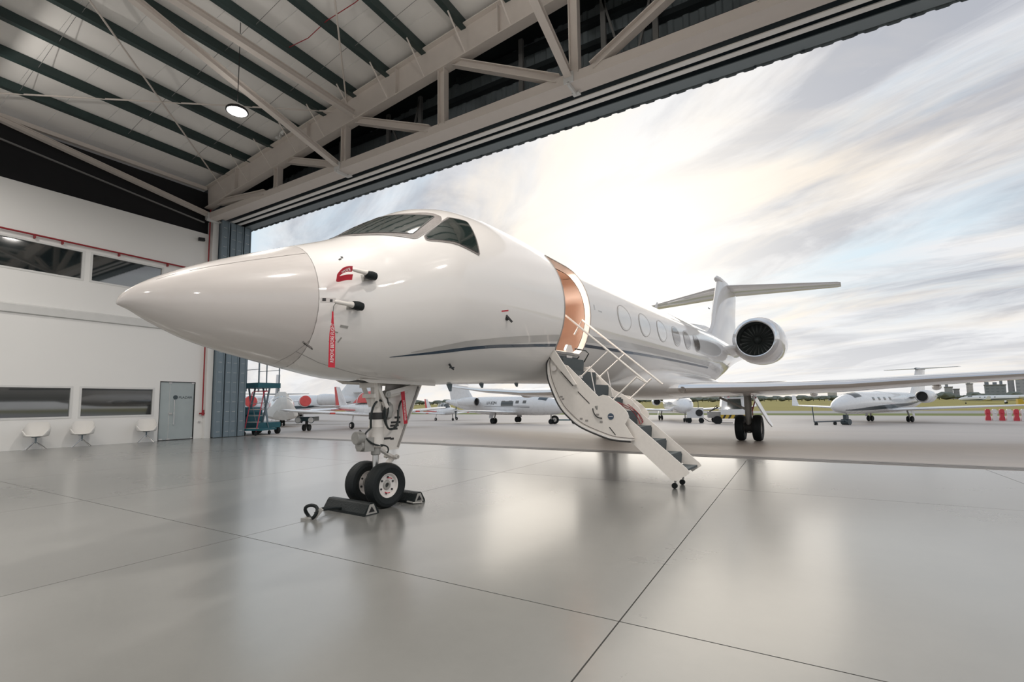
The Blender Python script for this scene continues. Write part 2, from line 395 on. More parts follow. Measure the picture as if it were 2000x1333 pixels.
# ---- portal truss over the door
ts = struct(bpy.data.objects.new('portal_truss', None)); C.objects.link(ts)
YT = 10.62
mir = lambda x: 2*XM-x
for sgn in (0, 1):
    m_ = (lambda x: x) if not sgn else mir
    MB().ibeam((m_(XW+.05), YT, zraf(XW)-.49), (m_(XM), YT, zraf(XM)-.44), .97, .32, .035).build('rafter', 'steel', ts, smooth=False)
    for x in (-4.3, -8.5, -12.7, -16.42):
        if sgn and x == -4.3: continue
        MB().ibeam((m_(x), YT, 9.50), (m_(x), YT, zraf(x)-.93), .24, .22, .02, .02, up=(1, 0, 0)).build('truss_post', 'steel', ts, smooth=False)
    for (xa_, za), (xb_, zb) in (((-15.75, 10.42), (-13.1, 9.52)), ((-12.1, 10.80), (-9.0, 9.52)), ((-8.05, 11.28), (-4.75, 9.52)), ((-20.4, 9.86), (-17.2, 9.52))):
        MB().ibeam((m_(xa_), YT, za), (m_(xb_), YT, zb), .22, .22, .02, .02).build('truss_diagonal', 'steel', ts, smooth=False)
    for x in PX:   # fly braces
        if x < XM and (not sgn): MB().bar((x+.02, 9.80, zraf(x)+.02), (x+.15, YT-.13, zraf(x)-.90), .05, .012).build('fly_brace', 'steel', ts, smooth=False)
    for x in (-19.1, -14.6, -10.3, -6.5):
        MB().box(m_(x)-.012, m_(x)+.012, YT-.15, YT+.15, zraf(x)-.93, zraf(x)-.04).build('web_stiffener', 'steel', ts, smooth=False)
MB().box(XW, mir(XW), 10.55, 10.90, 9.30, 9.55).build('bottom_chord', 'steel', ts, smooth=False)
MB().box(XW, mir(XW), 10.905, 11.20, 9.40, 9.44).build('soffit_plate', 'steel', ts, smooth=False)
# second, outer truss plane seen through the web
for x in (-18.6, -14.6, -12.1, -10.6, -6.6, -4.0, -2.6):
    MB().box(x-.07, x+.07, 11.95, 12.05, 9.6, zraf(x)).build('rear_post', 'steel_dark', ts, smooth=False)
for xa_, xb_ in ((-12.1, -11.2), (-10.6, -11.2), (-4.0, -3.3), (-2.6, -3.3)):
    MB().bar((xa_, 11.98, zraf(xa_)-.1), (xb_, 11.98, 9.65), .06, .06).build('rear_brace', 'steel_dark', ts, smooth=False)
# knee struts down to the chord, with end plates
for x, z1 in ((-21.15, 10.72), (-13.0, 11.50), (-4.45, 12.3), (4.1, 11.6)):
    MB().ibeam((x, 10.60, 9.47), (x, 2.6, z1), .17, .19, .022, .05).build('knee_strut', 'steel', ts, smooth=False)
    MB().box(x-.13, x+.13, 10.50, 10.545, 9.28, 9.55).box(x-.03, x+.03, 10.50, 11.0, 9.20, 9.295).box(x-.10, x+.10, 10.95, 11.1, 9.26, 9.298).build('strut_bracket', 'frame', ts, smooth=False)
for x, z in ((-12.15, 10.98), (4.0, 11.0)): MB().ibeam((x, 2.5, z), (x, 10.45, z), .20, .20, .02, .05).build('eave_tie', 'steel', ts, smooth=False)
MB().box(XW+.02, XW+.16, YB, 10.5, 10.56, 10.70).build('eave_beam', 'steel', ts, smooth=False)
MB().bar((XW+.06, 2.6, 10.1), (XW+.06, 10.5, 9.15), .05, .05).build('wall_brace', 'steel_dark', ts, smooth=False)
for p, q in (((-21.2, 3.08, 10.74), (-13.43, 10.62, 11.58)), ((-12.9, 2.5, 11.62), (-20.4, 10.43, 10.82)), ((-4.7, 2.7, 12.48), (-12.78, 10.7, 11.63)), ((-4.5, 10.6, 12.5), (-12.5, 2.6, 11.64))):
    MB().tube([p, q], .026, 8).build('brace_rod', 'steel', ts)
MB().tube([(-12.3, 8.10, 11.78), (-11.4, 8.15, 11.76), (-10.6, 8.14, 11.93), (-9.5, 8.16, 11.97), (-8, 8.15, 12.2), (-5, 8.15, 12.5)], .012, 6).build('cable', 'red', ts)
b = MB().box(-16.02, -15.98, 10.35, 10.42, zraf(-16)-.02, zraf(-16)+.12).cyl((-16.25, 10.38, zraf(-16)+.02), (-16.08, 10.38, zraf(-16)-.03), .05, .07, 12).cyl((-15.75, 10.38, zraf(-16)+.16), (-15.92, 10.38, zraf(-16)+.09), .05, .07, 12)
tag(b.build('twin_spotlight', 'frame'), 'small white twin spotlight on top of the sloping portal rafter', 'spotlight')

# ---- header: door guide tracks and gable sheeting
hd = struct(MB().box(XW-3.6, mir(XW)+3, 11.22, 12.50, 9.66, 9.72).build('trim_4', 'track_dark', smooth=False))
for y0, y1, m_ in ((11.42, 11.58, 'track_light'), (11.73, 11.88, 'track_light'), (12.10, 12.47, 'cladding')):
    gt = MB().box(XW-3.6, mir(XW)+3, y0+.03, y1-.03, 9.425, 9.655).build('guide_track', 'track_dark', hd, smooth=False)
    MB().box(XW-3.6, mir(XW)+3, y0, y1, 9.40, 9.425).build('track_flange', m_, gt, smooth=False)
x = XW-3.0; k = 0
gw = MB(); pts = []
while x < mir(XW)+3:
    for dx, dy in ((0, 0), (.12, 0), (.16, .045), (.36, .045), (.40, 0)): pts.append((x+dx, 12.50+dy))
    x += .40
gw.loft([[(a, c, 9.36), (a, c, max(9.5, zs(max(xa, min(xb, a)))+.3))] for a, c in pts], closed=False)
struct(gw.build('wall_front', 'cladding', smooth=False))
for z in (10.05, 10.75, 11.45, 12.15):
    x0 = max(XW-2, -20.4+(z-10.95)/.108)
    struct(MB().box(x0, mir(x0), 12.28, 12.49, z, z+.16).build('trim_5', 'girt', smooth=False))
for k in range(26):   # hanger bolts under the header
    x = -20.4+k*1.0
    MB().box(x-.03, x+.03, 12.46, 12.50, 9.345, 9.40).build('seal_clip', 'track_dark', hd, smooth=False)

# ---- door-side column and the stacked door leaves
struct(MB().box(XW-.22, XW+.20, 10.80, 11.03, 0, 9.30).build('column', 'wall', smooth=False))
for i, (y0, y1) in enumerate(((11.06, 11.34), (11.46, 11.71), (11.74, 11.99), (12.10, 12.36))):
    lab = ['nearest stacked blue-grey hangar door leaf beside the white column', 'second stacked blue-grey hangar door leaf from the white column', 'third stacked blue-grey hangar door leaf from the white column', 'outermost stacked blue-grey hangar door leaf at the opening edge'][i]
    xe = XW+.42-.03*i
    lf = thing('hangar_door_leaf', lab, 'door leaf', (xe, (y0+y1)/2, 0), 0, 'stacked hangar door leaves')
    w = (y1-y0)/2
    MB().box(-4.4, -.04, -w+.02, w-.02, .03, 9.38).build('leaf_panel', 'leaf', lf, smooth=False)
    e = MB().box(-.05, 0, -w, w, .02, 9.38)
    for s_ in (-1, 1): e.box(-.05, .03, s_*w-.02, s_*w+.02, .02, 9.38)
    e.build('end_channel', 'leaf', lf, smooth=False)
    rv = MB()
    for k in range(22):
        for dy in (-.05, 0, .05): rv.cyl((0, dy, .25+k*.42), (.008, dy, .25+k*.42), .011, n=6)
    o = rv.build('rivets', 'track_light', lf); o['kind'] = 'stuff'
    for dy in (-.06, .06): MB().cyl((-.3, dy, .05), (-.3, dy+.03, .05), .05, n=12).build('roller', 'rail', lf)

# ---- pendant lamps
def lamp(x, y, z, label, up=.48):
    t = thing('pendant_lamp', label, 'lamp', (x, y, z), 0, 'high bay pendant lamps under the roof')
    MB().lathe([(.05, .16), (.09, .15), (.11, .07), (.25, .05), (.27, .02), (.27, -.02), (.245, -.02)], (0, 0, 0), (0, 0, 1), 32).build('lamp_housing', 'black', t)
    MB().cyl((0, 0, -.022), (0, 0, -.012), .24, n=32).build('lamp_diffuser', 'lampglow', t)
    MB().tube([(0, 0, .15), (.01, 0, (zraf(x)-z)*.5), (0, 0, zraf(x)-z+.02)], .011, 6).build('lamp_cord', 'black', t)
    ld = bpy.data.lights.new('lamp_light', 'AREA'); ld.shape = 'DISK'; ld.size = .48; ld.energy = LAMP_W; ld.color = (1, .95, .89); ld.spread = R(175)
    lo = bpy.data.objects.new('lamp_light', ld); C.objects.link(lo); lo.parent = t; lo.location = (0, 0, -.03)
    lu = bpy.data.lights.new('roof_fill', 'AREA'); lu.shape = 'DISK'; lu.size = .3; lu.energy = LAMP_W*up; lu.color = (1, .95, .89); lu.spread = R(180)
    lp = bpy.data.objects.new('roof_fill', lu); C.objects.link(lp); lp.parent = t; lp.location = (0, 0, .19); lp.rotation_euler = (math.pi, 0, 0)  # added fill aimed at the roof; the black housing has no upward source
lamp(-12.45, 6.82, 9.2, 'round glowing high bay lamp hanging on a black cord under the roof', .02)
for x in (-17.5, -9.0, -.5, 8.0):
    for y in (1.8, -7.0): lamp(x, y, 9.4, 'round high bay lamp hanging deeper in the hangar behind the viewer')
for x in (-4.0, 5.0): lamp(x, 5.2, 9.4, 'round high bay lamp hanging over the right part of the hangar bay')

# ---- fire main on the wall
p = thing('fire_pipe', 'thin dark red pipe running along the white wall above the upper windows', 'pipe', (XW+.10, 0, 7.03))
MB().tube([(0, YB+.2, 0), (0, 10.62, 0)], .03, 10).build('pipe_run', 'red', p)
MB().tube([(.02, 10.70, 3.1), (.02, 10.70, .0), (.02, 10.72, -5.9)], .026, 10).build('riser', 'red', p)
for yy in (.5, 2.9, 5.3, 6.0, 7.6, 9.2): MB().box(-.10, .02, yy-.02, yy+.02, -.11, .0).build('pipe_bracket', 'red', p, smooth=False)
MB().cyl((.02, 10.60, -6.0), (.02, 10.86, -6.0), .03, n=8).cyl((.02, 10.74, -6.08), (.02, 10.74, -5.85), .045, n=10).build('valve', 'red', p)
c = thing('security_camera', 'small dark security camera fixed high on the white wall by the column', 'camera', (XW, 10.40, 8.36))
MB().box(0, .05, -.05, .05, -.05, .05).cyl((.05, 0, 0), (.12, 0, 0), .02, n=8).build('camera_mount', 'frame', c, smooth=False)
MB().bar((.12, -.12, .0), (.14, .10, .02), .12, .13).build('camera_body', 'black', c, smooth=False)
tag(MB().box(XW, XW+.06, 10.62, 10.70, .66, .72).build('wall_socket', 'alu', smooth=False), 'small metal wall socket low on the white wall beside the glass door', 'socket')

# ---- shell chairs against the wall
def chair():
    t = thing('shell_chair', 'x', 'chair', (0, 0, 0), 0, 'white shell armchairs along the wall')
    def rim(a):                     # 0 = back, 180 = front
        T = ((0, .43), (38, .42), (56, .26), (112, .20), (128, .17), (146, .03), (180, .012))
        for (a0, h0), (a1, h1) in zip(T[:-1], T[1:]):
            if a <= a1: return h0+(h1-h0)*(a-a0)/(a1-a0)
        return .015
    n = 64; out = []; inn = []
    for lev in (0, .5, .85, 1.0, 1.25, 1.6, 2.0):
        ro = []; ri = []
        for k in range(n):
            ph = 2*math.pi*k/n; c_, s_ = -math.cos(ph), math.sin(ph); a = abs((math.degrees(ph)+180) % 360-180); h = rim(a)
            q = (abs(c_)**3.2+abs(s_)**3.2)**(-1/3.2); rx, ry = .245*q, .285*q
            if lev <= 1: f_, z = lev, .02*lev**4
            else: f_ = 1+.16*(lev-1)*h/.36+.05*min(1, (lev-1)*3); z = .02+h*(lev-1)
            ro.append((c_*rx*f_, s_*ry*f_, .42+z)); fi = f_ if lev < .6 else f_-.06; ri.append((c_*rx*fi, s_*ry*fi, .437+z*.996))
        out.append(ro); inn.append(ri)
    MB().loft(out+inn[::-1], False, False).build('seat_shell', 'chair', t, sharp=60)
    MB().cyl((0, 0, .22), (0, 0, .43), .022, n=12).cyl((0, 0, .40), (0, 0, .435), .10, .13, n=16).build('swivel_column', 'leaf', t)
    for k in range(4):
        a = R(45+90*k); d = Vector((math.cos(a), math.sin(a), 0))
        MB().tube([Vector((0, 0, .26)), d*.06+Vector((0, 0, .245)), d*.33+Vector((0, 0, .015))], [.017, .016, .011], 8).build('leg', 'chrome', t)
    return t
c0 = chair()
for i, (x, y, rz, lab) in enumerate(((-20.85, 5.56, R(-24), 'white shell armchair under the dark window, furthest from the glass door'), (-20.88, 6.72, R(-22), 'white shell armchair in the middle of the three along the wall'), (-20.90, 8.60, R(-20), 'white shell armchair standing closest to the grey glass door'))):
    o = c0 if i == 0 else copy_tree(c0)
    o.location = (x, y, 0); o.rotation_euler = (0, 0, rz); o['label'] = lab
# ================================================================ THE BUSINESS JET
jet = thing('business_jet', 'large white twin-engine business jet with its nose inside the hangar and airstair lowered', 'aircraft', (-4.85, 4.5, 0), R(-5.0))
SS = [-2.7, -2.62, -2.45, -2.1, -1.6, -1.1, -.75, -.55, -.3, .05, .5, 1.1, 1.7, 2.6, 3.7, 5.3, 9.3, 13.5, 15.5, 17.5, 19.5, 21.5, 23.5, 25.0, 26.2]
ZT = [2.241, 2.383, 2.518, 2.724, 2.96, 3.18, 3.331, 3.435, 3.62, 3.86, 4.115, 4.291, 4.353, 4.335, 4.258, 4.22, 4.22, 4.22, 4.22, 4.21, 4.17, 4.10, 4.0, 3.9, 3.82]
ZB = [2.241, 2.202, 2.109, 1.961, 1.837, 1.733, 1.667, 1.641, 1.624, 1.611, 1.605, 1.613, 1.636, 1.667, 1.695, 1.718, 1.715, 1.715, 1.79, 2.10, 2.50, 2.88, 3.22, 3.45, 3.62]
WD = [None]*17+[1.25, 1.22, 1.08, .88, .65, .42, .25, .10]
QS = [math.sqrt(s+2.7) for s in SS]
def pchip_slopes(xs, ys):
    n = len(xs); h = [xs[i+1]-xs[i] for i in range(n-1)]; d = [(ys[i+1]-ys[i])/h[i] for i in range(n-1)]; m = [0.0]*n
    for i in range(1, n-1):
        if d[i-1]*d[i] > 0:
            w1 = 2*h[i]+h[i-1]; w2 = h[i]+2*h[i-1]; m[i] = (w1+w2)/(w1/d[i-1]+w2/d[i])
    m[0] = d[0]; m[-1] = d[-1]; return m
def peval(xs, ys, m, x):
    i = 0
    while i < len(xs)-2 and x > xs[i+1]: i += 1
    h = xs[i+1]-xs[i]; t = max(0, min(1, (x-xs[i])/h))
    return (2*t**3-3*t**2+1)*ys[i]+(t**3-2*t**2+t)*h*m[i]+(-2*t**3+3*t**2)*ys[i+1]+(t**3-t**2)*h*m[i+1]
MT, MBm = pchip_slopes(QS, ZT), pchip_slopes(QS, ZB)
TW = [s for s, w in zip(SS, WD) if w]; TV = [w for w in WD if w]; TM = pchip_slopes(TW, TV)
def prof(s):
    q = math.sqrt(max(0, s+2.7)); zt, zb = peval(QS, ZT, MT, q), peval(QS, ZB, MBm, q)
    w = min((zt-zb)/2, 1.25) if s <= 13.5 else peval(TW, TV, TM, s)
    return zt, zb, w
def fus(s, a, off=0.0, k=1.0):
    zt, zb, w = prof(s); h = (zt-zb)/2; c, n = math.cos(R(a)), math.sin(R(a))
    nx, nz = c/max(w, 1e-3), n/max(h, 1e-3); l = math.hypot(nx, nz)
    return Vector((w*c*k+nx/l*off, s, (zt+zb)/2+h*n*k+nz/l*off))
def arc(s): zt, zb, w = prof(s); return math.radians(1)*((zt-zb)/2+w)/2     # metres per degree

D0, D1, A0, A1 = 3.11, 4.10, -37.5, 50.0      # door opening
def srange(a, b, n): return [a+(b-a)*i/n for i in range(n+1)]
AN = srange(-90, A0, 12)[:-1]+srange(A0, A1, 22)[:-1]+srange(A1, 270, 56)[:-1]
def shell(stations, skip=None, off=0.0, k=1.0):
    b = MB(); n = len(AN); vs = [fus(s, a, off, k) for s in stations for a in AN]; fs = []
    for i in range(len(stations)-1):
        for j in range(n):
            if skip and skip[0]-1e-4 <= stations[i] and stations[i+1] <= skip[1]+1e-4 and A0-1e-4 <= AN[j] < A1-1e-4: continue
            q = (j+1) % n; fs.append((i*n+j, i*n+q, (i+1)*n+q, (i+1)*n+j))
    return b.add(vs, fs)
st_nose = [-2.7+q*q for q in srange(.001, math.sqrt(1.508), 26)]
b = shell(st_nose); b.f.append(tuple(range(len(AN)))); b.build('radome', 'radome', jet)
st = srange(-1.186, .6, 16)[:-1]+srange(.6, D0, 14)[:-1]+srange(D0, D1, 8)[:-1]+srange(D1, 13.5, 14)[:-1]+srange(13.5, 26.2, 20)
b = shell(st, (D0, D1))
b.f.append(tuple((len(st)-1)*len(AN)+j for j in range(len(AN))))
# rounded door corners
rc_s, rc_a = .16, .16/arc(3.6)
def corner(cs, ca, ds, da):
    pts = [(cs, ca)]
    for k in range(7):
        t = R(90*k/6); pts.append((cs+ds*rc_s*(1-math.sin(t)), ca+da*rc_a*(1-math.cos(t))))
    return pts
for cs, ca, ds, da in ((D0, A0, 1, 1), (D0, A1, 1, -1), (D1, A0, -1, 1), (D1, A1, -1, -1)):
    pts = corner(cs, ca, ds, da); v = [fus(*p) for p in pts]
    b.add(v, [(0, i, i+1) for i in range(1, len(v)-1)])
fu = b.build('fuselage', 'jet', jet)
def outline(grow=0.0):
    o = []
    for cs, ca, ds, da, rev in ((D0, A0, 1, 1, 0), (D0, A1, 1, -1, 1), (D1, A1, -1, -1, 0), (D1, A0, -1, 1, 1)):
        p = corner(cs, ca, ds, da)[1:]; o += p[::-1] if (rev == 0) else p
    return o
# order: corner arcs go from the s-side to the a-side; walk them into one loop
def loop():
    c1 = corner(D0, A0, 1, 1)[1:]; c2 = corner(D0, A1, 1, -1)[1:]; c3 = corner(D1, A1, -1, -1)[1:]; c4 = corner(D1, A0, -1, 1)[1:]
    l = c1[::1]+[(D0, A0+(A1-A0)*k/8) for k in range(1, 0)]
    l = c1+[(D0, a) for a in srange(A0+rc_a, A1-rc_a, 10)[1:-1]]+c2[::-1]+c3+[(D1, a) for a in srange(A1-rc_a, A0+rc_a, 10)[1:-1]]+c4[::-1]
    return l
LP = loop()
MB().loft([[fus(s, a) for s, a in LP], [fus(s, a, 0, .91) for s, a in LP]]).build('door_jamb', 'tan_light', fu)
seal = [fus(s, a, .002) for s, a in LP]; MB().tube(seal+[seal[0]], .012, 6, False).build('door_seal', 'jet_line', fu)
# cabin seen through the doorway
st_c = srange(2.6, D0, 2)[:-1]+srange(D0, D1, 4)[:-1]+srange(D1, 5.4, 4)
shell(st_c, (D0, D1), 0, .90).build('cabin_lining', 'tan', fu)
def bulkhead(s, nm, m):
    ring = [fus(s, a, 0, .895) for a in range(0, 360, 10)]; r2 = [v+Vector((0, .03, 0)) for v in ring]
    MB().loft([ring, r2], True, True).build(nm, m, fu)
bulkhead(2.64, 'cabin_bulkhead', 'tan'); bulkhead(5.3, 'cabin_bulkhead', 'tan')
MB().box(-.80, .80, 2.68, 5.28, 2.08, 2.14).build('cabin_floor', 'brown', fu, smooth=False)
MB().box(-.75, .1, 3.0, 3.05, 2.14, 3.8).build('galley_partition', 'tan', fu, smooth=False)
MB().box(-.75, .35, 4.30, 4.35, 2.14, 3.8).build('galley_partition', 'tan', fu, smooth=False)
MB().box(-.25, .25, 3.2, 4.0, 3.99, 4.02).build('cabin_fill_panel', 'window_light', fu, smooth=False)  # added, unseen panel and area light that brighten the cabin
cl_ = bpy.data.lights.new('cabin_fill', 'AREA'); cl_.size = .6; cl_.energy = 80; cl_.color = (1, .93, .86)
co_ = bpy.data.objects.new('cabin_fill', cl_); C.objects.link(co_); co_.parent = jet; co_.location = (.1, 3.6, 3.96)

# ---- patches lying on the skin
def patch(poly, off, ds=.1, da=5.0, thick=0.0):
    bm = bmesh.new(); vs = [bm.verts.new((s, a/50.0, 0)) for s, a in poly]; bm.faces.new(vs)
    bmesh.ops.triangulate(bm, faces=bm.faces[:])
    smin, smax = min(p[0] for p in poly), max(p[0] for p in poly); amin, amax = min(p[1] for p in poly), max(p[1] for p in poly)
    s = math.ceil(smin/ds)*ds
    while s < smax: bmesh.ops.bisect_plane(bm, geom=bm.verts[:]+bm.edges[:]+bm.faces[:], plane_co=(s, 0, 0), plane_no=(1, 0, 0)); s += ds
    a = math.ceil(amin/da)*da
    while a < amax: bmesh.ops.bisect_plane(bm, geom=bm.verts[:]+bm.edges[:]+bm.faces[:], plane_co=(0, a/50.0, 0), plane_no=(0, 1, 0)); a += da
    bm.verts.index_update(); b = MB()
    b.add([fus(v.co.x, v.co.y*50, off) for v in bm.verts], [tuple(v.index for v in f.verts) for f in bm.faces]); bm.free(); return b
def dens(pts, n=6):
    o = []
    for (s0, a0), (s1, a1) in zip(pts[:-1], pts[1:]):
        for k in range(n): o.append((s0+(s1-s0)*k/n, a0+(a1-a0)*k/n))
    return o+[pts[-1]]
def ribbon(pts, w, off=.003, n=6):
    p = dens(pts, n); L = []; Rr = []
    for i, (s, a) in enumerate(p):
        s0, a0 = p[max(0, i-1)]; s1, a1 = p[min(len(p)-1, i+1)]; k = arc(s); ds, da = s1-s0, (a1-a0)*k; l = math.hypot(ds, da) or 1
        ww = (w if not isinstance(w, (tuple, list)) else w[0]+(w[1]-w[0])*min(1, i/(len(p)*.35)))/2
        L.append(fus(s-da/l*ww, a+ds/l*ww/k, off)); Rr.append(fus(s+da/l*ww, a-ds/l*ww/k, off))
    return MB().loft([[x, y] for x, y in zip(L, Rr)], closed=False)
def smooth(pts, n=4):
    o = []
    for i in range(len(pts)-1):
        p0, p1, p2, p3 = pts[max(0, i-1)], pts[i], pts[i+1], pts[min(len(pts)-1, i+2)]
        for k in range(n):
            t = k/n; o.append(tuple(.5*((2*b_)+(-a_+c_)*t+(2*a_-5*b_+4*c_-d_)*t*t+(-a_+3*b_-3*c_+d_)*t**3) for a_, b_, c_, d_ in zip(p0, p1, p2, p3)))
    return o+[pts[-1]]
mirror = lambda pts: [(s, 180-a) for s, a in pts]
# windscreen
WO = smooth([(-.62, 87), (-.53, 70), (-.41, 58.7), (-.21, 46.2), (-.03, 37.5)])+smooth([(.02, 37), (.38, 43.2), (.52, 49)])+smooth([(.56, 52), (.50, 57.8), (.27, 66), (.13, 76), (.07, 87)])
WI = smooth([(-.565, 85.5), (-.47, 68.5), (-.27, 53.5), (-.03, 42.5)])+smooth([(.0, 42.0), (.44, 52.3)])+smooth([(.435, 53.2), (.22, 62.8), (.08, 75.5), (.03, 85.5)])
SW = [(.69, 49.8), (.96, 47.2), (.99, 46.2), (.865, 20.5), (.85, 19.6), (.82, 20.0), (.17, 32.8), (.125, 34.2), (.125, 36.8)]
SWo = [(.685, 51.5), (.98, 48.6), (1.02, 47), (.89, 19), (.86, 17.6), (.82, 18.2), (.15, 31.4), (.10, 33.5), (.105, 37.2)]
for f_ in (lambda p: p, mirror):
    patch(f_(WO), .006, .06, 3).build('windscreen_frame', 'jet_frame', fu)
    w_ = patch(f_(WI), .011, .06, 3).build('windscreen', 'windshield', fu)
    ribbon(f_(WI+[WI[0]]), .012, .013, 2).build('screen_gasket', 'ink', fu)
    ribbon(f_(WO+[WO[0]]), .007, .0075, 2).build('frame_seam', 'jet_line', fu)
    patch(f_(SWo), .005, .08, 3).build('side_window_frame', 'jet_frame', fu)
    patch(f_(SW), .009, .08, 3).build('side_window', 'windshield', fu)
    ribbon(f_(SW+[SW[0]]), .014, .0105, 3).build('window_gasket', 'ink', fu)
# cabin windows
for i, s in enumerate((5.80, 7.04, 8.30, 9.55, 10.63, 11.72)):
    for sd_ in (0, 1):
        el = lambda a, h: [(s+a*math.cos(2*math.pi*k/28), 8.3+h/arc(s)*math.sin(2*math.pi*k/28)) for k in range(28)]
        pe = el(.33, .25); po = el(.365, .285)
        if sd_: pe, po = mirror(pe), mirror(po)
        f_ = patch(po, .004, .12, 4).build('cabin_window_frame', 'jet', fu)
        patch(pe, .008, .12, 4).build('cabin_window', 'window_light' if i < 3 else 'window_dark', fu)
        ribbon(po+[po[0]], .010, .006, 1).build('window_seam', 'jet_line', fu)
# stripes
S1 = smooth([(-.24, -47.2), (.0, -45.5), (.35, -43.7), (.77, -41.1), (1.28, -38.4), (1.87, -36.3), (2.55, -33.6), (3.09, -31.3)])
S2 = smooth([(4.12, -27.3), (5.46, -26.2), (7.28, -24.7), (9, -24), (11, -23.8), (13.4, -24)])
S3 = smooth([(.0, -43.2), (.72, -38.2), (1.8, -32.3), (3.09, -25.3)]); S4 = smooth([(4.12, -21.0), (5.5, -19.0), (7.3, -18.0), (10, -17.5), (13.4, -18)])
for f_ in (lambda p: p, mirror):
    ribbon(f_(S1), (.006, .055), .003, 3).build('dark_stripe', 'stripe_blue', fu); ribbon(f_(S2), .06, .003, 3).build('dark_stripe', 'stripe_blue', fu)
    ribbon(f_(S3), (.01, .12), .0025, 3).build('grey_stripe', 'stripe_grey', fu); ribbon(f_(S4), .13, .0025, 3).build('grey_stripe', 'stripe_grey', fu)
# panel joints
ribbon([(-1.188, a) for a in range(-90, 271, 10)], .006, .0015, 1).build('radome_joint', 'jet_line', fu)
ribbon([(-1.19, -38), (-1.25, -50), (-1.32, -69), (-1.33, -90)], .005, .0015, 4).build('panel_joint', 'jet_line', fu)
ribbon([(-1.26, -53), (-.98, -61), (-.72, -64), (-.26, -71), (.5, -75)], .005, .0015, 4).build('panel_joint', 'jet_line', fu)
ribbon([(-2.45, 58), (-1.9, 54), (-1.2, 51)], .006, .0015, 5).build('panel_joint', 'jet_frame', fu)

# ---- small fittings on the nose
def fit_box(nm, s, a, ds, da_m, m, rot=0, off=.003, lift=.004):
    k = arc(s); c, n = math.cos(R(rot)), math.sin(R(rot)); pts = []
    for x_, y_ in ((-ds/2, -da_m/2), (ds/2, -da_m/2), (ds/2, da_m/2), (-ds/2, da_m/2)): pts.append((s+x_*c-y_*n, a+(x_*n+y_*c)/k))
    return MB().loft([[fus(p, q, 0) for p, q in pts], [fus(p, q, lift) for p, q in pts]], True, True).build(nm, m, fu, smooth=False)
def pitot(s, a, L):
    p0 = fus(s, a); out = (fus(s, a, .10)-p0)
    mast = MB().tube([p0, p0+out*.6+Vector((0, -.03, 0)), p0+out*.85+Vector((0, -.10, 0)), p0+out*.85+Vector((0, -.10-L, 0))], [.016, .014, .012, .010], 10)
    mast.build('pitot_probe', 'alu', fu)
    return p0+out*.85
fit_box('probe_plate', -.68, 16.8, .12, .085, 'gear_grey'); fit_box('probe_plate', -.845, -5.5, .13, .085, 'gear_grey')
PT1 = pitot(-.70, 17.2, .05); PT2 = pitot(-.87, -5.4, .05)
fit_box('static_port', -1.14, -.8, .035, .03, 'ink'); fit_box('static_port', -1.07, -1.6, .025, .03, 'ink')
fit_box('static_plate', -1.10, -1.2, .15, .05, 'radome', lift=.002)
fit_box('hoist_latch', -1.195, -43.2, .13, .018, 'jet_line', -28); fit_box('hoist_latch', -1.18, -44.4, .13, .012, 'ink', -28)
for s_, a_, w_, h_, r_ in ((-.90, -22.4, .085, .030, -6), (-.975, -27.5, .06, .014, -10), (-.99, -34.5, .014, .07, -14), (-.90, -34.0, .014, .07, -14)): fit_box('placard', s_, a_, w_, h_, 'gear_grey', r_, lift=.002)
pk = fus(-.955, -35.0); MB().cyl(pk, fus(-.955, -35.0, .006), .016, n=14).build('drain_port', 'ink', fu)
fit_box('static_port', -.90, 37, .03, .02, 'ink', 30); fit_box('static_port', -.87, 39, .02, .03, 'ink')
v0 = fus(1.50, -18.6); MB().cyl(v0, fus(1.5, -18.6, .012), .035, n=16).bar(fus(1.5, -18.6, .01)+Vector((0, -.03, .04)), fus(1.5, -18.6, .06)+Vector((0, .05, -.04)), .012, .03).build('angle_vane', 'ink', fu)
fit_box('warning_print', 1.42, -14.3, .16, .02, 'cover_red', 8, lift=.001)
d0 = fus(.76, -53.5); dd = fus(.76, -53.5, .12); MB().tube([d0, d0+(dd-d0)*.5, d0+(dd-d0)*.7+Vector((0, .03, -.01))], [.016, .014, .009], 10).bar(d0+(dd-d0)*.6+Vector((-.01, -.03, .01)), d0+(dd-d0)*.6+Vector((.01, .03, .01)), .03, .02).build('drain_mast', 'hose', fu)
for s_, h_ in ((1.55, .11), (2.35, .07), (3.4, .06)):
    p_ = fus(s_, -90); MB().prism([p_+Vector((-.008, -.07, .02)), p_+Vector((-.008, .07, .02)), p_+Vector((-.008, .05, -h_)), p_+Vector((-.008, .01, -h_))], (.016, 0, 0)).build('belly_antenna', 'leaf', fu, smooth=False)
p_ = fus(11.3, 90); MB().prism([p_+Vector((-.01, -.02, -.03)), p_+Vector((-.01, .30, -.03)), p_+Vector((-.01, .52, .42)), p_+Vector((-.01, .42, .42))], (.02, 0, 0)).build('blade_antenna', 'jet', fu, smooth=False)
fit_box('static_port', 4.30, 8.0, .05, .10, 'stripe_grey')
fit_box('placard', 4.55, 6.0, .16, .02, 'stripe_grey')

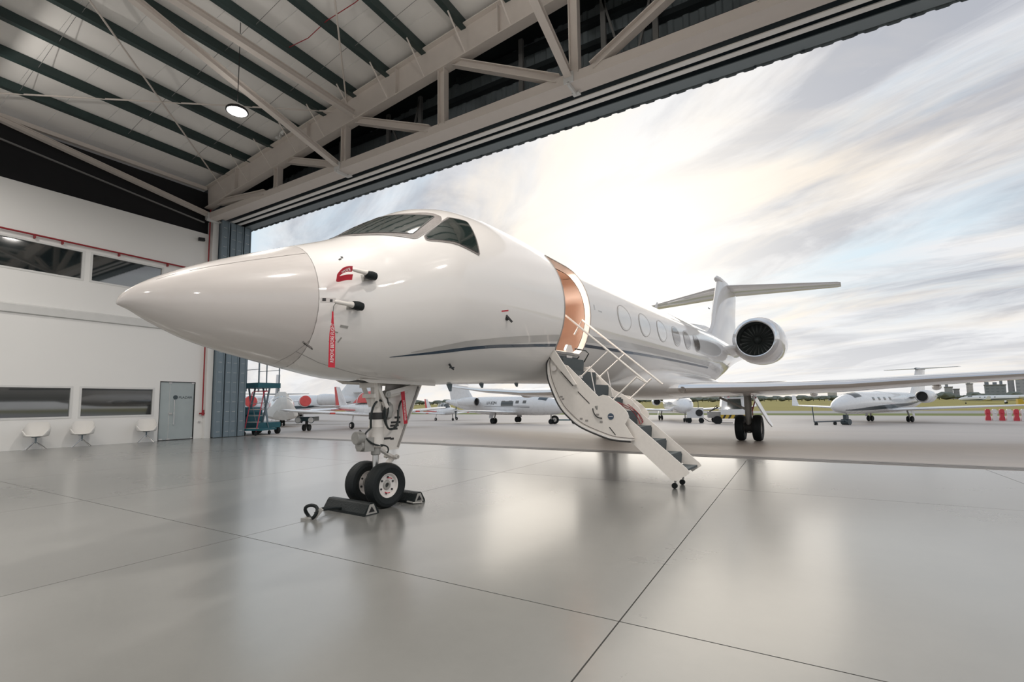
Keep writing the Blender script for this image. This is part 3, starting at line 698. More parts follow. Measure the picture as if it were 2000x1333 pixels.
# ---- wing fairing, wings
fr = []
for s, w, zb, ztp in ((6.6, .25, 1.715, 1.76), (7.2, .85, 1.60, 1.98), (8.0, 1.25, 1.46, 2.2), (9.0, 1.36, 1.38, 2.3), (11, 1.40, 1.36, 2.32), (13, 1.38, 1.40, 2.3), (14.5, 1.25, 1.52, 2.25), (15.8, .95, 1.72, 2.25), (16.6, .4, 1.95, 2.2)):
    fr.append([(w*math.copysign(abs(math.cos(t))**.7, math.cos(t)), s, (zb+ztp)/2+(ztp-zb)/2*math.copysign(abs(math.sin(t))**.8, math.sin(t))) for t in [2*math.pi*k/36 for k in range(36)]])
MB().loft(fr, True, True).build('wing_fairing', 'jet', jet)
AF = [(1, 0), (.8, .028), (.6, .050), (.4, .060), (.25, .058), (.12, .046), (.05, .032), (.015, .018), (0, 0), (.015, -.016), (.05, -.026), (.12, -.034), (.25, -.040), (.4, -.040), (.6, -.032), (.8, -.016)]
def section(y, t, z, ch, th, tw=0.0, af=AF, sg=1):
    return [Vector((sg*t, y+a*ch, z+b_*th*ch/.1-a*ch*tw)) for a, b_ in af]
WS = [(8.35, 1.0, 1.66, 6.0, .070, .03), (8.75, 1.45, 1.655, 5.7, .070, .03), (9.75, 3.3, 1.66, 4.75, .078, .03), (10.85, 5.05, 1.70, 4.0, .080, .028), (12.15, 7.25, 1.83, 3.3, .085, .025), (13.05, 8.75, 1.90, 2.95, .085, .02), (15.4, 12.6, 2.22, 1.95, .085, .01), (15.9, 13.3, 2.29, 1.7, .08, .01)]
LE = [p for p in AF if p[0] <= .05]
for sg, nm in ((1, 'port'), (-1, 'starboard')):
    w = MB().loft([section(*q, sg=sg) for q in WS], True, True).build('wing', 'jet', jet)
    le = MB(); le.loft([[p+Vector((0, -.008, 0))+Vector((0, 0, (p.z-section(*q, sg=sg)[8].z)*.04)) for p in section(*q, af=LE, sg=sg)] for q in WS[1:]], False, False, closed=False); le.build('leading_edge', 'chrome', w)
    tip = [section(15.9, 13.3, 2.29, 1.7, .08), section(16.4, 13.65, 2.5, 1.45, .08), section(17.0, 13.95, 3.1, 1.0, .07), section(17.6, 14.15, 3.75, .65, .07)]
    if sg < 0: tip = [[Vector((-v.x, v.y, v.z)) for v in r_] for r_ in tip]
    MB().loft(tip, False, True).build('winglet', 'jet', w)
    MB().cyl((sg*1.55, 8.86, 1.62), (sg*1.55, 8.80, 1.62), .075, n=20).build('landing_light', 'window_dark', w)
    for t_, s_, l_ in ((4.2, 13.6, 1.2), (7.2, 14.6, 1.0)):
        MB().lathe([(.01, 0), (.09, .25), (.10, .6), (.05, 1), (.01, 1.2)], (sg*t_, s_-.5, 1.48+.05*(t_-4)), (0, 1, 0), 12).build('flap_fairing', 'jet', w)

# ---- engines, pylons
for sg in (1, -1):
    o = (sg*2.08, 17.3, 3.80)
    e = MB().lathe([(.745, .02), (.86, .16), (.945, .5), (.985, 1.1), (.975, 1.8), (.91, 2.8), (.76, 3.9), (.60, 4.6), (.56, 4.6), (.56, 4.2), (.0, 4.0)], o, (0, 1, 0), 48, False).build('engine_nacelle', 'jet', jet)
    MB().lathe([(.655, .16), (.672, .05), (.70, .005), (.735, -.01), (.775, .02), (.835, .11), (.868, .17)], o, (0, 1, 0), 48, False).build('intake_lip', 'chrome', e)
    MB().lathe([(.655, .15), (.64, .4), (.66, .75)], o, (0, 1, 0), 40, False).build('intake_duct', 'fan', e)
    MB().cyl((o[0], o[1]+.78, o[2]), (o[0], o[1]+.80, o[2]), .66, n=40).build('fan_disc', 'fan', e)
    MB().lathe([(.005, .48), (.06, .52), (.13, .62), (.18, .76)], o, (0, 1, 0), 24, False).build('spinner', 'fan', e)
    for k in range(22):
        a = 2*math.pi*k/22; d = Vector((math.cos(a), 0, math.sin(a))); t_ = Vector((-math.sin(a), 0, math.cos(a))); c_ = Vector(o)
        MB().add([c_+d*.17+Vector((0, .70, 0))-t_*.03, c_+d*.17+Vector((0, .76, 0))+t_*.03, c_+d*.64+Vector((0, .76, 0))+t_*.075, c_+d*.64+Vector((0, .66, 0))-t_*.035], [(0, 1, 2, 3)]).build('fan_blade', 'fan', e, smooth=False)
    pl = []
    for t_, z_, s0, ch in ((.85, 3.30, 16.1, 4.2), (1.15, 3.42, 16.6, 3.6), (1.45, 3.58, 17.6, 2.6)):
        pl.append([Vector((sg*t_, s0+a*ch, z_+b_*ch*.9)) for a, b_ in AF])
    MB().loft(pl, True, True).build('pylon', 'jet', e)
# ---- tail
def vsec(s, z, ch, th): return [Vector((b_*th*ch/.1, s+a*ch, z)) for a, b_ in AF]
fin = MB().loft([vsec(17.2, 4.0, 8.2, .045), vsec(18.5, 4.35, 6.6, .05), vsec(19.35, 4.9, 5.6, .06), vsec(20.0, 6.0, 5.1, .065), vsec(20.75, 7.0, 4.75, .07), vsec(20.95, 7.3, 4.6, .07)], True, True).build('tail_fin', 'jet', jet)
MB().loft([vsec(13.4, 4.15, 5.0, .02), vsec(15.6, 4.42, 3.2, .03), vsec(17.8, 4.62, 1.6, .03)], True, True).build('dorsal_fairing', 'jet', fin)
MB().lathe([(.02, -.1), (.12, .05), (.17, .5), (.18, 1.6), (.15, 3.2), (.06, 4.6), (.01, 5.2)], (0, 20.75, 7.36), (0, 1, 0), 16).build('tail_bullet', 'jet', fin)
for sg in (1, -1):
    t_ = MB().loft([section(22.1, .05, 7.22, 3.3, .05, sg=sg), section(23.7, 2.5, 7.26, 2.4, .05, sg=sg), section(25.25, 4.85, 7.30, 1.5, .05, sg=sg), section(25.5, 5.0, 7.31, 1.2, .04, sg=sg)], True, True).build('tailplane', 'jet', jet)
    MB().loft([section(22.1, .05, 7.22, 3.3, .05, af=LE, sg=sg), section(25.25, 4.85, 7.30, 1.5, .05, af=LE, sg=sg)], closed=False).build('leading_edge', 'gear_grey', t_)
MB().box(-.012, .012, 18.9, 19.15, 5.55, 5.58).build('fin_vane', 'ink', fin, smooth=False)

# ---- wheels
def tyre_prof(r, w, hr):
    h = w/2; return [(hr, -h*.62), (hr+.01, -h*.85), (r*.80, -h*1.0), (r*.93, -h*.90), (r*.985, -h*.62), (r, -h*.3), (r*.992, -h*.26), (r*.992, -h*.22), (r, -h*.18), (r, h*.18), (r*.992, h*.22), (r*.992, h*.26), (r, h*.3), (r*.985, h*.62), (r*.93, h*.90), (r*.80, h*1.0), (hr+.01, h*.85), (hr, h*.62)]
def wheel(c, r, w, hr, parent, outer=1):
    MB().lathe(tyre_prof(r, w, hr), c, (1, 0, 0), 48, False).build('tyre', 'tyre', parent, sharp=25)
    h = w/2
    hb = MB().lathe([(hr*1.01, -h*.7), (hr*.93, -h*.72), (hr*.88, -h*.35), (hr*.40, -h*.3), (hr*.40, h*.3), (hr*.84, h*.32), (hr*.93, h*.66), (hr*1.01, h*.7)], c, (1, 0, 0), 40, False).build('wheel_rim', 'rim', parent, sharp=30)
    for sg in (1, -1):
        MB().lathe([(hr*.42, sg*h*.28), (hr*.36, sg*h*.42), (hr*.22, sg*h*.46), (hr*.20, sg*h*.34), (hr*.17, sg*h*.20)], c, (1, 0, 0), 24, False).build('hub_cap', 'gear_grey', parent)
        MB().cyl((c[0]+sg*h*.20, c[1], c[2]), (c[0]+sg*h*.26, c[1], c[2]), hr*.19, n=16).build('hub_bore', 'ink', parent)
        for k in range(6):
            a = 2*math.pi*k/6+.4; p = Vector(c)+Vector((sg*h*.30, math.cos(a)*hr*.66, math.sin(a)*hr*.66))
            MB().cyl(p, p+Vector((sg*.012, 0, 0)), .014*hr/.16, n=8).build('wheel_bolt', 'ink', parent)
    return hb
# ---- nose gear
ng = MB().lathe([(.08, .76), (.108, .78), (.108, .84), (.097, .86), (.097, 1.02), (.104, 1.03), (.09, 1.06), (.084, 1.22), (.068, 1.24), (.068, 1.30), (.075, 1.32), (.075, 1.66)], (0, .13, 0), (0, 0, 1), 24).build('nose_gear', 'gear', jet)
MB().cyl((0, .13, .26), (0, .13, .80), .042, n=20).build('oleo_piston', 'alu', ng)
MB().lathe([(.05, .66), (.062, .67), (.062, .76), (.075, .77)], (0, .13, 0), (0, 0, 1), 24).build('gland_collar', 'gear_grey', ng)
MB().cyl((-.22, .13, .285), (.22, .13, .285), .035, n=16).lathe([(.05, .22), (.07, .25), (.07, .34), (.045, .38)], (0, .13, 0), (0, 0, 1), 16).build('axle', 'gear', ng)
for x_ in (-.20, .20): wheel((x_, .13, .285), .285, .19, .155, ng)
for a0, a1 in ((55, 100), (235, 285)):
    MB().tube([(.262, .13+math.cos(R(a))*.095, .285+math.sin(R(a))*.095) for a in range(a0, a1, 6)], .006, 6).build('slip_mark', 'cover_red', ng)
MB().bar((0, .17, .74), (0, .42, .60), .09, .03).bar((0, .42, .60), (0, .20, .40), .09, .03).cyl((-.06, .42, .60), (.06, .42, .60), .03, n=12).build('torque_link', 'gear', ng, smooth=False)
MB().cyl((-.13, .40, .615), (.13, .40, .615), .022, n=10).lathe([(.03, -.13), (.035, -.10), (.02, -.08)], (0, .40, .615), (1, 0, 0), 10).lathe([(.02, .08), (.035, .10), (.03, .13)], (0, .40, .615), (1, 0, 0), 10).build('tow_lug', 'gear', ng)
# trunnion frame with lightening holes
MB().bar((-.15, .0, 1.64), (-.07, .10, 1.30), .05, .06).bar((.15, .0, 1.64), (.07, .10, 1.30), .05, .06).bar((-.15, .0, 1.58), (.15, .0, 1.58), .06, .06).bar((-.12, .02, 1.44), (.12, .02, 1.44), .05, .05).bar((.12, .03, 1.60), (.10, .22, 1.28), .05, .05).build('trunnion_frame', 'gear', ng, smooth=False)
MB().cyl((-.16, .20, 1.46), (.16, .20, 1.46), .045, n=16).cyl((.155, .20, 1.46), (.165, .20, 1.46), .02, n=12).build('pivot_pin', 'gear_grey', ng)
MB().bar((.05, .20, 1.46), (.06, .72, 1.58), .05, .06).bar((-.05, .20, 1.46), (-.06, .72, 1.58), .05, .06).bar((.06, .35, 1.50), (-.06, .60, 1.55), .03, .04).cyl((0, .34, 1.44), (0, .66, 1.52), .035, n=12).build('drag_brace', 'gear', ng, smooth=False)
MB().cyl((0, .24, 1.44), (0, .19, 1.10), .028, n=10).lathe([(.02, 0), (.06, .03), (.075, .12), (.06, .2), (.02, .24)], (.02, .30, 1.12), (0, .1, 1), 14).build('steering_actuator', 'gear_grey', ng)
# door carried behind the leg
dp = [(-.04, .34, 1.60), (-.04, 1.00, 1.61), (-.04, .56, .70), (-.04, .20, .70), (-.04, .24, .92)]
nd = MB().prism(dp, (-.03, 0, 0)).build('gear_door', 'gear', ng, smooth=False)
MB().bar((-.034, .93, 1.58), (-.034, .54, .73), .012, .03).build('door_edge', 'jet_line', nd, smooth=False)
for z_, s_, w_ in ((1.075, .50, .17), (1.03, .48, .15), (.985, .46, .15), (1.14, .53, .10), (.86, .36, .12), (.85, .44, .06)): MB().box(-.040, -.036, s_-w_/2, s_+w_/2, z_-.014, z_+.014).build('door_placard', 'ink', nd, smooth=False)
# steering box and lamp ahead of the leg
MB().box(-.10, .07, -.10, .05, .72, .90).lathe([(.06, -.02), (.075, 0), (.075, .03), (.02, .04)], (0, -.11, .80), (0, -1, 0), 16).build('steering_box', 'gear_grey', ng, smooth=False)
MB().lathe([(.02, .12), (.07, .10), (.085, .04), (.085, -.02), (.075, -.03), (.005, -.03)], (0, -.17, .90), (0, 1, 0), 20).build('taxi_light', 'gear_grey', ng)
for pts, r_ in (([(.06, .0, 1.02), (.09, -.02, 1.20), (.10, .03, 1.34), (.10, .12, 1.38), (.10, .19, 1.32), (.10, .20, 1.16), (.10, .24, 1.02), (.09, .33, .99), (.08, .43, 1.05), (.06, .46, 1.22), (.03, .52, 1.34), (0, .58, 1.38)], .014),
                ([(.08, .18, 1.25), (.09, .20, 1.10), (.09, .27, 1.00), (.08, .36, 1.0), (.07, .44, 1.10), (.06, .45, 1.25)], .011),
                ([(.06, .0, 1.02), (.05, -.07, .96), (.06, -.08, .90), (.08, -.02, .84), (.09, .06, .80), (.10, .16, .78)], .012),
                ([(.09, .22, 1.42), (.09, .25, 1.38), (.09, .26, 1.24), (.09, .23, 1.12)], .008),
                ([(.10, .12, .80), (.11, .22, .77), (.10, .26, .72), (.10, .24, .68)], .010)):
    MB().tube(smooth([tuple(p) for p in pts], 4), r_, 8).build('hose', 'hose', ng)
MB().lathe([(.092, 0), (.094, .01), (.094, .08), (.09, .09)], (0, .13, 1.13), (0, 0, 1), 24, False).build('leg_band', 'ink', ng)
for k in range(7): MB().cyl((.05-.015*k, -.09, .93+.01*k), (.06-.015*k, -.12, .91+.01*k), .012, n=6).build('cable_clip', 'ink', ng)
# bay opening and lips
patch([(-.30, -101), (.95, -101), (.95, -79), (-.30, -79)], .0015, .1, 4).build('gear_bay', 'black', ng)
for sg in (1, -1):
    MB().prism([(sg*.25, -.32, 1.645), (sg*.25, .98, 1.645), (sg*.265, .96, 1.585), (sg*.265, -.20, 1.60)], (sg*.012, 0, 0)).build('bay_door', 'gear', ng, smooth=False)
MB().prism([(-.25, -.32, 1.640), (.25, -.32, 1.640), (.2, -.02, 1.615), (-.2, -.02, 1.615)], (0, 0, .012)).build('bay_door', 'gear', ng, smooth=False)

# ---- main gear
for sg in (1, -1):
    X = sg*2.36
    mg = MB().lathe([(.06, .25), (.085, .36), (.085, .55), (.10, .58), (.105, 1.1), (.115, 1.14), (.115, 1.55)], (X, 13.30, 0), (0, 0, 1), 20).build('main_gear', 'gear_grey', jet)
    MB().cyl((X-.36, 13.34, .42), (X+.36, 13.34, .42), .06, n=16).build('axle', 'gear_grey', mg)
    for dx in (-.255, .255): wheel((X+dx, 13.34, .42), .42, .27, .20, mg)
    MB().prism([(X+sg*.16, 12.95, 1.46), (X+sg*.16, 13.75, 1.46), (X+sg*.62, 13.65, .50), (X+sg*.66, 13.2, .46), (X+sg*.58, 12.98, .62)], (sg*.03, 0, .015)).build('gear_door', 'jet', mg, smooth=False)
    MB().cyl((X-sg*.02, 13.3, 1.0), (X-sg*.85, 13.2, 1.42), .04, n=12).build('side_brace', 'gear_grey', mg)
    MB().cyl((X+sg*.10, 13.38, .95), (X+sg*.24, 13.38, 1.42), .02, n=8).cyl((X+sg*.12, 13.45, .5), (X+sg*.10, 13.42, 1.1), .015, n=8).build('brake_line', 'red_bar', mg)
    MB().bar((X, 13.42, .50), (X, 13.62, .75), .10, .04).bar((X, 13.62, .75), (X, 13.40, 1.0), .10, .04).build('torque_link', 'gear_grey', mg, smooth=False)
    MB().lathe([(.42, 0), (.44, .02), (.3, .05), (.02, .06)], (X, 13.0, 1.50), (0, 0, -1), 24).build('gear_fairing', 'gear_grey', mg)
    MB().cyl((X-.13, 13.34, .42), (X+.13, 13.34, .42), .16, n=20).build('brake_pack', 'ink', mg)

# ---- airstair, hinged at the sill
ARC = smooth([(1.0, 2.20), (.90, 2.09), (.86, 1.95), (.90, 1.68), (1.08, 1.29), (1.28, 1.07), (1.51, .91), (1.92, .76), (2.12, .72), (2.36, .71)], 4)
N0_, N1_ = 3.14, 4.07
sheet = MB()
inn = [(t+.035*(1 if i < 12 else .4), z+.03) for i, (t, z) in enumerate(ARC)]
sheet.loft([[(t, N0_-.02, z) for t, z in ARC]+[(t, N0_-.02, z) for t, z in inn[::-1]], [(t, N1_+.02, z) for t, z in ARC]+[(t, N1_+.02, z) for t, z in inn[::-1]]], True, True)
ast = sheet.build('airstair', 'jet', jet)
side_top = [(2.40, .74), (2.26, .97), (2.33, 1.08), (2.31, 1.15), (2.20, 1.27), (1.99, 1.42), (1.90, 1.44), (1.82, 1.41), (1.26, 1.95), (1.19, 1.98), (1.10, 1.99)]
for s_, th in ((N0_, .02), (N1_-.02, .02)):
    poly = [(t, s_, z) for t, z in ARC[2:]]+[(t, s_, z) for t, z in side_top]
    b = MB().prism(poly, (0, th, 0)); b.build('side_web', 'gear', ast, smooth=False)
for s_ in (N0_-.012, N1_+.012): MB().tube([(t-.004, s_, z-.006) for t, z in ARC], .017, 8).build('edge_seal', 'ink', ast)
MB().tube([(t+.055, N0_-.004, z+.045) for t, z in ARC[3:]], .006, 6).build('web_rib', 'jet_frame', ast)
MB().prism([(.94, N0_-.02, 2.12), (.98, N0_-.02, 2.21), (1.04, N0_-.02, 2.225), (1.10, N0_-.02, 2.14), (1.45, N0_-.02, 1.62), (1.40, N0_-.02, 1.61), (1.12, N0_-.02, 1.90)], (0, -.03, 0)).build('hinge_arm', 'gear', ast, smooth=False)
MB().cyl((1.02, N0_-.05, 1.91), (1.02, N0_+.02, 1.91), .045, n=16).build('hinge_pin', 'rim', ast)
# lower, folding flight
for s_, nm in ((3.24, 0), (3.92, 1)):
    pl = [(2.20, 1.06), (2.24, 1.10), (3.15, .335), (3.19, .285), (3.17, .25), (3.00, .14), (2.93, .145), (2.30, .70), (2.22, .92)] if not nm else [(2.20, 1.10), (2.24, 1.13), (3.16, .345), (3.19, .30), (3.05, .20), (2.30, .80)]
    MB().prism([(t, s_, z) for t, z in pl], (0, .022, 0)).build('stringer', 'gear', ast, smooth=False)
MB().prism([(t, 3.92, z) for t, z in ((1.28, 1.98), (1.75, 1.53), (1.90, 1.46), (2.06, 1.36), (2.21, 1.21), (2.25, 1.08), (2.10, .98), (1.2, 1.80))], (0, .03, 0)).build('upper_stringer', 'gear', ast, smooth=False)
treads = [(1.04, 2.10), (1.28, 1.86), (1.52, 1.62), (1.76, 1.40), (2.02, 1.17), (2.28, .92), (2.52, .71), (2.76, .51), (3.00, .31)]
for i, (t, z) in enumerate(treads):
    s0, s1 = (3.17, 3.92) if t < 2.2 else (3.263, 3.918)
    MB().box(t-.13, t+.13, s0, s1, z-.03, z).build('tread', 'step', ast, smooth=False)
    if i: MB().prism([(t-.13, s0, z), (t-.13, s0, treads[i-1][1]-.03), (t-.10, s0, treads[i-1][1]-.03), (t-.115, s0, z)], (0, s1-s0, 0)).build('riser', 'step', ast, smooth=False)
MB().box(.70, .98, 3.16, 4.04, 2.125, 2.16).build('sill_plate', 'step', ast, smooth=False)
MB().box(1.02, 1.06, 3.45, 3.95, 1.88, 2.10).build('riser', 'step', ast, smooth=False)
for s_ in (3.27, 3.95):
    rp = [(.98, 2.60), (1.15, 2.86), (2.62, 1.605)] if s_ > 3.5 else [(1.17, 2.85), (2.60, 1.61)]
    MB().tube([(t, s_, z) for t, z in rp], .017, 10).build('handrail', 'gear', ast)
    for (t0, z0), (t1, z1) in (((1.97, 2.165), (1.44, 1.75)), ((2.43, 1.71), (1.92, 1.27))):
        MB().tube([(t0, s_, z0), (t1, s_, z1)], .015, 8).build('rail_post', 'gear', ast)
        MB().cyl((t1, s_-.03, z1), (t1, s_+.03, z1), .03, n=12).build('post_pivot', 'rim', ast)
    MB().tube([(1.65, s_-.04, 1.87), (1.74, s_-.04, 1.37)], .008, 6).build('gas_strut', 'rim', ast)
    MB().cyl((1.78, s_-.10, 1.26), (1.80, s_-.10, 1.14), .045, .02, n=12).build('strut_foot', 'gear_grey', ast)
MB().tube([(2.43, 3.27, 1.71), (2.60, 3.27, 1.61)], .017, 8).build('rail_end', 'gear', ast)
for pts in ([(2.02, 3.5, 1.30), (2.12, 3.55, 1.22), (2.2, 3.6, 1.18), (2.28, 3.65, 1.05), (2.33, 3.62, .95)], [(2.0, 3.45, 1.32), (2.14, 3.5, 1.26), (2.25, 3.72, 1.14), (2.31, 3.8, 1.0), (2.30, 3.76, .96)], [(2.05, 3.8, 1.28), (2.2, 3.82, 1.15), (2.30, 3.8, .98)]):
    MB().tube(smooth(pts, 4), .007, 6).build('red_cable', 'red', ast)
em = MB().cyl((2.03, N0_-.006, 1.09), (2.03, N0_+.0, 1.09), .052, n=28).build('round_emblem', 'stripe_blue', ast)
MB().box(1.995, 2.065, N0_-.008, N0_-.006, 1.084, 1.092).build('emblem_bar', 'white_text', em, smooth=False)
for (t0, z0), (t1, z1) in (((1.13, 1.85), (1.36, 1.60)), ((1.45, 1.50), (1.66, 1.30)), ((2.0, .92), (2.10, .80))): MB().bar((t0, N0_-.003, z0), (t1, N0_-.003, z1), .006, .012).build('web_slot', 'ink', ast, smooth=False)
for t, z in ((1.13, 1.42), (1.60, 1.02), (1.86, 1.00), (1.80, 1.12), (1.16, 1.38), (1.50, 1.05)): MB().box(t-.025, t+.025, N0_-.004, N0_, z-.014, z+.014).build('web_fitting', 'jet_line', ast, smooth=False)
MB().tube(smooth([(1.72, N0_-.01, 1.22), (1.74, N0_-.02, 1.15), (1.80, N0_-.02, 1.08), (1.88, N0_-.01, 1.06)], 4), .010, 6).build('web_cable', 'ink', ast)
MB().cyl((2.02, 3.915, 1.30), (2.02, 3.95, 1.30), .08, n=20).build('hinge_disc', 'gear', ast)
for s_ in (3.40, 3.80):
    MB().cyl((2.93, s_, .09), (2.95, s_, .20), .016, n=10).build('foot_leg', 'gear_grey', ast)
    MB().cyl((2.92, s_-.02, .042), (2.92, s_+.02, .042), .042, n=18).build('foot_wheel', 'tyre', ast)
MB().tube([(1.1, 3.72, 2.30), (1.28, 3.80, 2.26), (1.34, 3.80, 2.20), (1.24, 3.80, 2.05)], .012, 8).build('door_handle', 'hose', ast)
MB().prism([(.95, 3.62, 2.14), (.95, 3.82, 2.14), (.95, 3.86, 2.28), (.95, 3.80, 2.38), (.95, 3.66, 2.38), (.95, 3.58, 2.28)], (.04, 0, 0)).build('actuator_cover', 'gear', ast, smooth=False)

# ---- remove-before-flight streamers on the probes and the nose leg
JM = Matrix.Translation((-4.85, 4.5, 0)) @ Matrix.Rotation(R(-5.0), 4, 'Z')
def streamer(root, path, w, across, body, size, start, nm='streamer'):
    """path: centre line (jet axes), across: width direction for each point"""
    P_ = [Vector(p) for p in path]; A_ = [Vector(a).normalized() for a in across]; n_ = []
    for i in range(len(P_)):
        d = (P_[min(i+1, len(P_)-1)]-P_[max(0, i-1)]).normalized(); n_.append(A_[i].cross(d).normalized())
    ww = w if isinstance(w, list) else [w]*len(P_)
    rings = [[p+a*q/2+n*.001, p-a*q/2+n*.001, p-a*q/2-n*.001, p+a*q/2-n*.001] for p, a, n, q in zip(P_, A_, n_, ww)]
    s = MB().loft(rings, True, True).build(nm, 'cover_red', root)
    return s
def hung_cover(name, label, p0, plate):
    o = thing(name, label, 'probe cover', JM @ Vector(p0), R(-5.0)); return o
# lower probe: streamer hangs straight down
q = Vector((PT2.x+.005, PT2.y-.10, PT2.z))
t1 = hung_cover('pitot_cover', 'dark probe cover with a red streamer hanging straight down the jet nose', q, None)
MB().lathe([(.012, -.16), (.022, -.13), (.024, .02), (.034, .06), (.040, .12), (.030, .17), (.01, .18)], (0, 0, 0), (0, 1, 0), 12).build('cover_sleeve', 'gear', t1)
MB().lathe([(.02, -.01), (.045, .01), (.052, .07), (.045, .125), (.02, .14)], (.0, .06, 0), (0, 1, 0), 12).build('cover_boot', 'chock', t1)
MB().tube([(.0, -.14, -.01), (.005, -.17, -.05), (.01, -.18, -.12)], .003, 5).build('cord', 'ink', t1)
x_, y_ = .012, -.185
path = [(x_, y_, -.11-.58*k/10) for k in range(11)]
s1 = streamer(t1, path, [.018, .022, .03, .05, .066, .07, .072, .074, .075, .076, .077], [(0, 1, 0)]*11, '', 0, 0)
text('lettering', 'REMOVE BEFORE FLIGHT', .047, 'white_text', s1, basis((x_+.003, y_+.018, -.64), (0, 0, 1), (0, -1, 0)) @ Matrix.Diagonal((.78, 1.2, 1, 1)))
# upper probe: streamer looped over on itself
q = Vector((PT1.x+.005, PT1.y-.10, PT1.z))
t2 = hung_cover('pitot_cover', 'dark probe cover with a short curled red streamer below the cockpit window', q, None)
MB().lathe([(.012, -.13), (.022, -.10), (.024, .02), (.034, .06), (.030, .12), (.01, .14)], (0, 0, 0), (0, 1, 0), 12).build('cover_sleeve', 'gear', t2)
MB().lathe([(.02, -.01), (.045, .01), (.052, .07), (.045, .125), (.02, .14)], (.0, .05, -.015), (0, 1, 0), 12).build('cover_boot', 'chock', t2)
pth = smooth([(.0, -.13, .005), (.02, -.20, -.015), (.035, -.27, -.05), (.03, -.315, -.10), (.0, -.32, -.135), (-.01, -.28, -.135), (.0, -.21, -.105), (.02, -.14, -.09)], 4)
s2 = streamer(t2, pth, .062, [(.25, .0, 1)]*len(pth), '', 0, 0)
for ch, (yy, zz, an) in zip('REMOVE', ((-.155, -.022, -16), (-.182, -.032, -20), (-.212, -.047, -26), (-.240, -.064, -30), (-.264, -.082, -36), (-.284, -.10, -42))): pass
text('lettering', 'REMOVE BE', .042, 'white_text', s2, basis((.037, -.285, -.078), (-.1, .9, .42), (0, -.4, .9)) @ Matrix.Diagonal((.62, 1, 1, 1)))
# nose leg pin
t3 = thing('gear_pin_streamer', 'red streamer hanging from the lock pin on the nose gear door', 'streamer', JM @ Vector((.02, .50, 1.50)), R(-5.0))
MB().cyl((-.05, -.02, .01), (.05, .0, .01), .009, n=8).build('lock_pin', 'alu', t3)
pth = smooth([(.0, -.04, .0), (.01, .0, .035), (.02, .05, .02), (.02, .065, -.08), (.02, .09, -.26), (.02, .115, -.45)], 4)
s3 = streamer(t3, pth, .068, [(0, 1, .1)]*len(pth), '', 0, 0)
text('lettering', 'REMOVE BEFORE FLIGHT', .042, 'white_text', s3, basis((.024, .125, -.40), (0, -.13, 1), (0, -1, -.13)) @ Matrix.Diagonal((.62, 1.1, 1, 1)))

# ---- chocks and the ball-hitch drag handle
def chock(label, loc, rz, L):
    t = thing('wheel_chock', label, 'wheel chock', loc, rz, 'black rubber chocks at the nose wheels')
    pr = [(-.115, 0), (.115, 0), (.11, .03), (.05, .125), (.03, .14), (-.03, .14), (-.05, .125), (-.11, .03)]
    MB().loft([[(x, y, z) for y, z in pr] for x in (-L/2, L/2)], True, True).build('chock_body', 'chock', t, sharp=20)
    for sx in (-1, 1):
        MB().prism([(sx*(L/2+.001), -.045, .035), (sx*(L/2+.001), .045, .035), (sx*(L/2+.001), 0, .10)], (sx*.003, 0, 0)).build('end_recess', 'black', t, smooth=False)
        MB().prism([(sx*(L/2), -.085, .012), (sx*(L/2), .085, .012), (sx*(L/2), .03, .128), (sx*(L/2), -.03, .128)], (sx*.0008, 0, 0)).build('end_face', 'gear_grey' if sx > 0 else 'chock', t, smooth=False)
    return t
ck1 = chock('long black rubber chock in front of the nose wheels', (-4.86, 4.245, 0), R(-3), .78)
ck2 = chock('black rubber chock with a rope behind the nose wheels', (-4.83, 5.06, 0), R(-3), .78)
MB().tube([(.30, -.13, .03), (.40, -.12, .02), (.46, -.02, .015), (.40, .02, .02)], .012, 6).build('rope', 'gear_grey', ck2)
tb = thing('rope_handle', 'black rope handle with a round metal shackle lying beside the front chock', 'handle', (-4.93, 3.78, 0), R(8))
MB().tube([(.06, .46, .03), (.04, .25, .07), (.02, .1, .085), (0, 0, .06)], .018, 8).build('rope', 'chock', tb)
MB().tube([(-.14, .44, .03), (-.13, .25, .06), (-.06, .08, .07)], .012, 8).build('rope', 'chock', tb)
MB().tube([(.085*math.cos(a)-.02, .02*math.sin(2*a)-.04, .085+.075*math.sin(a)) for a in [2*math.pi*k/20 for k in range(21)]], .020, 8).build('shackle_ring', 'chock', tb)
MB().bar((.02, -.05, .0), (.10, .0, .12), .03, .05).bar((-.10, -.08, .012), (.02, -.06, .012), .09, .024).build('clevis', 'gear_grey', tb, smooth=False)
# ================================================================ OUTSIDE
def gz(y): return 0.0 if y < 19 else max(-.65, -.025*(y-19))
def ground(nm, m, x0, x1, ylist, dz=0.0):
    b = MB(); b.loft([[(x0, y, gz(y)+dz), (x1, y, gz(y)+dz)] for y in ylist], closed=False); return struct(b.build(nm, m, smooth=False))
ground('apron', 'apron', -260, 260, [12.80, 19, 45, 69])
ground('grass_strip', 'grass_near', -260, 260, [69, 79])
ground('taxiway', 'taxiway', -260, 260, [79, 95])
ground('grass_field', 'grass', -900, 900, [95, 2500])
for k, x in enumerate((-260, 260)):
    b = MB().loft([[(x, y, gz(y)), (x+(-640 if k == 0 else 640), y, gz(y))] for y in (12.8, 19, 45, 95)], closed=False)
    struct(b.build('side_ground', 'grass', smooth=False))
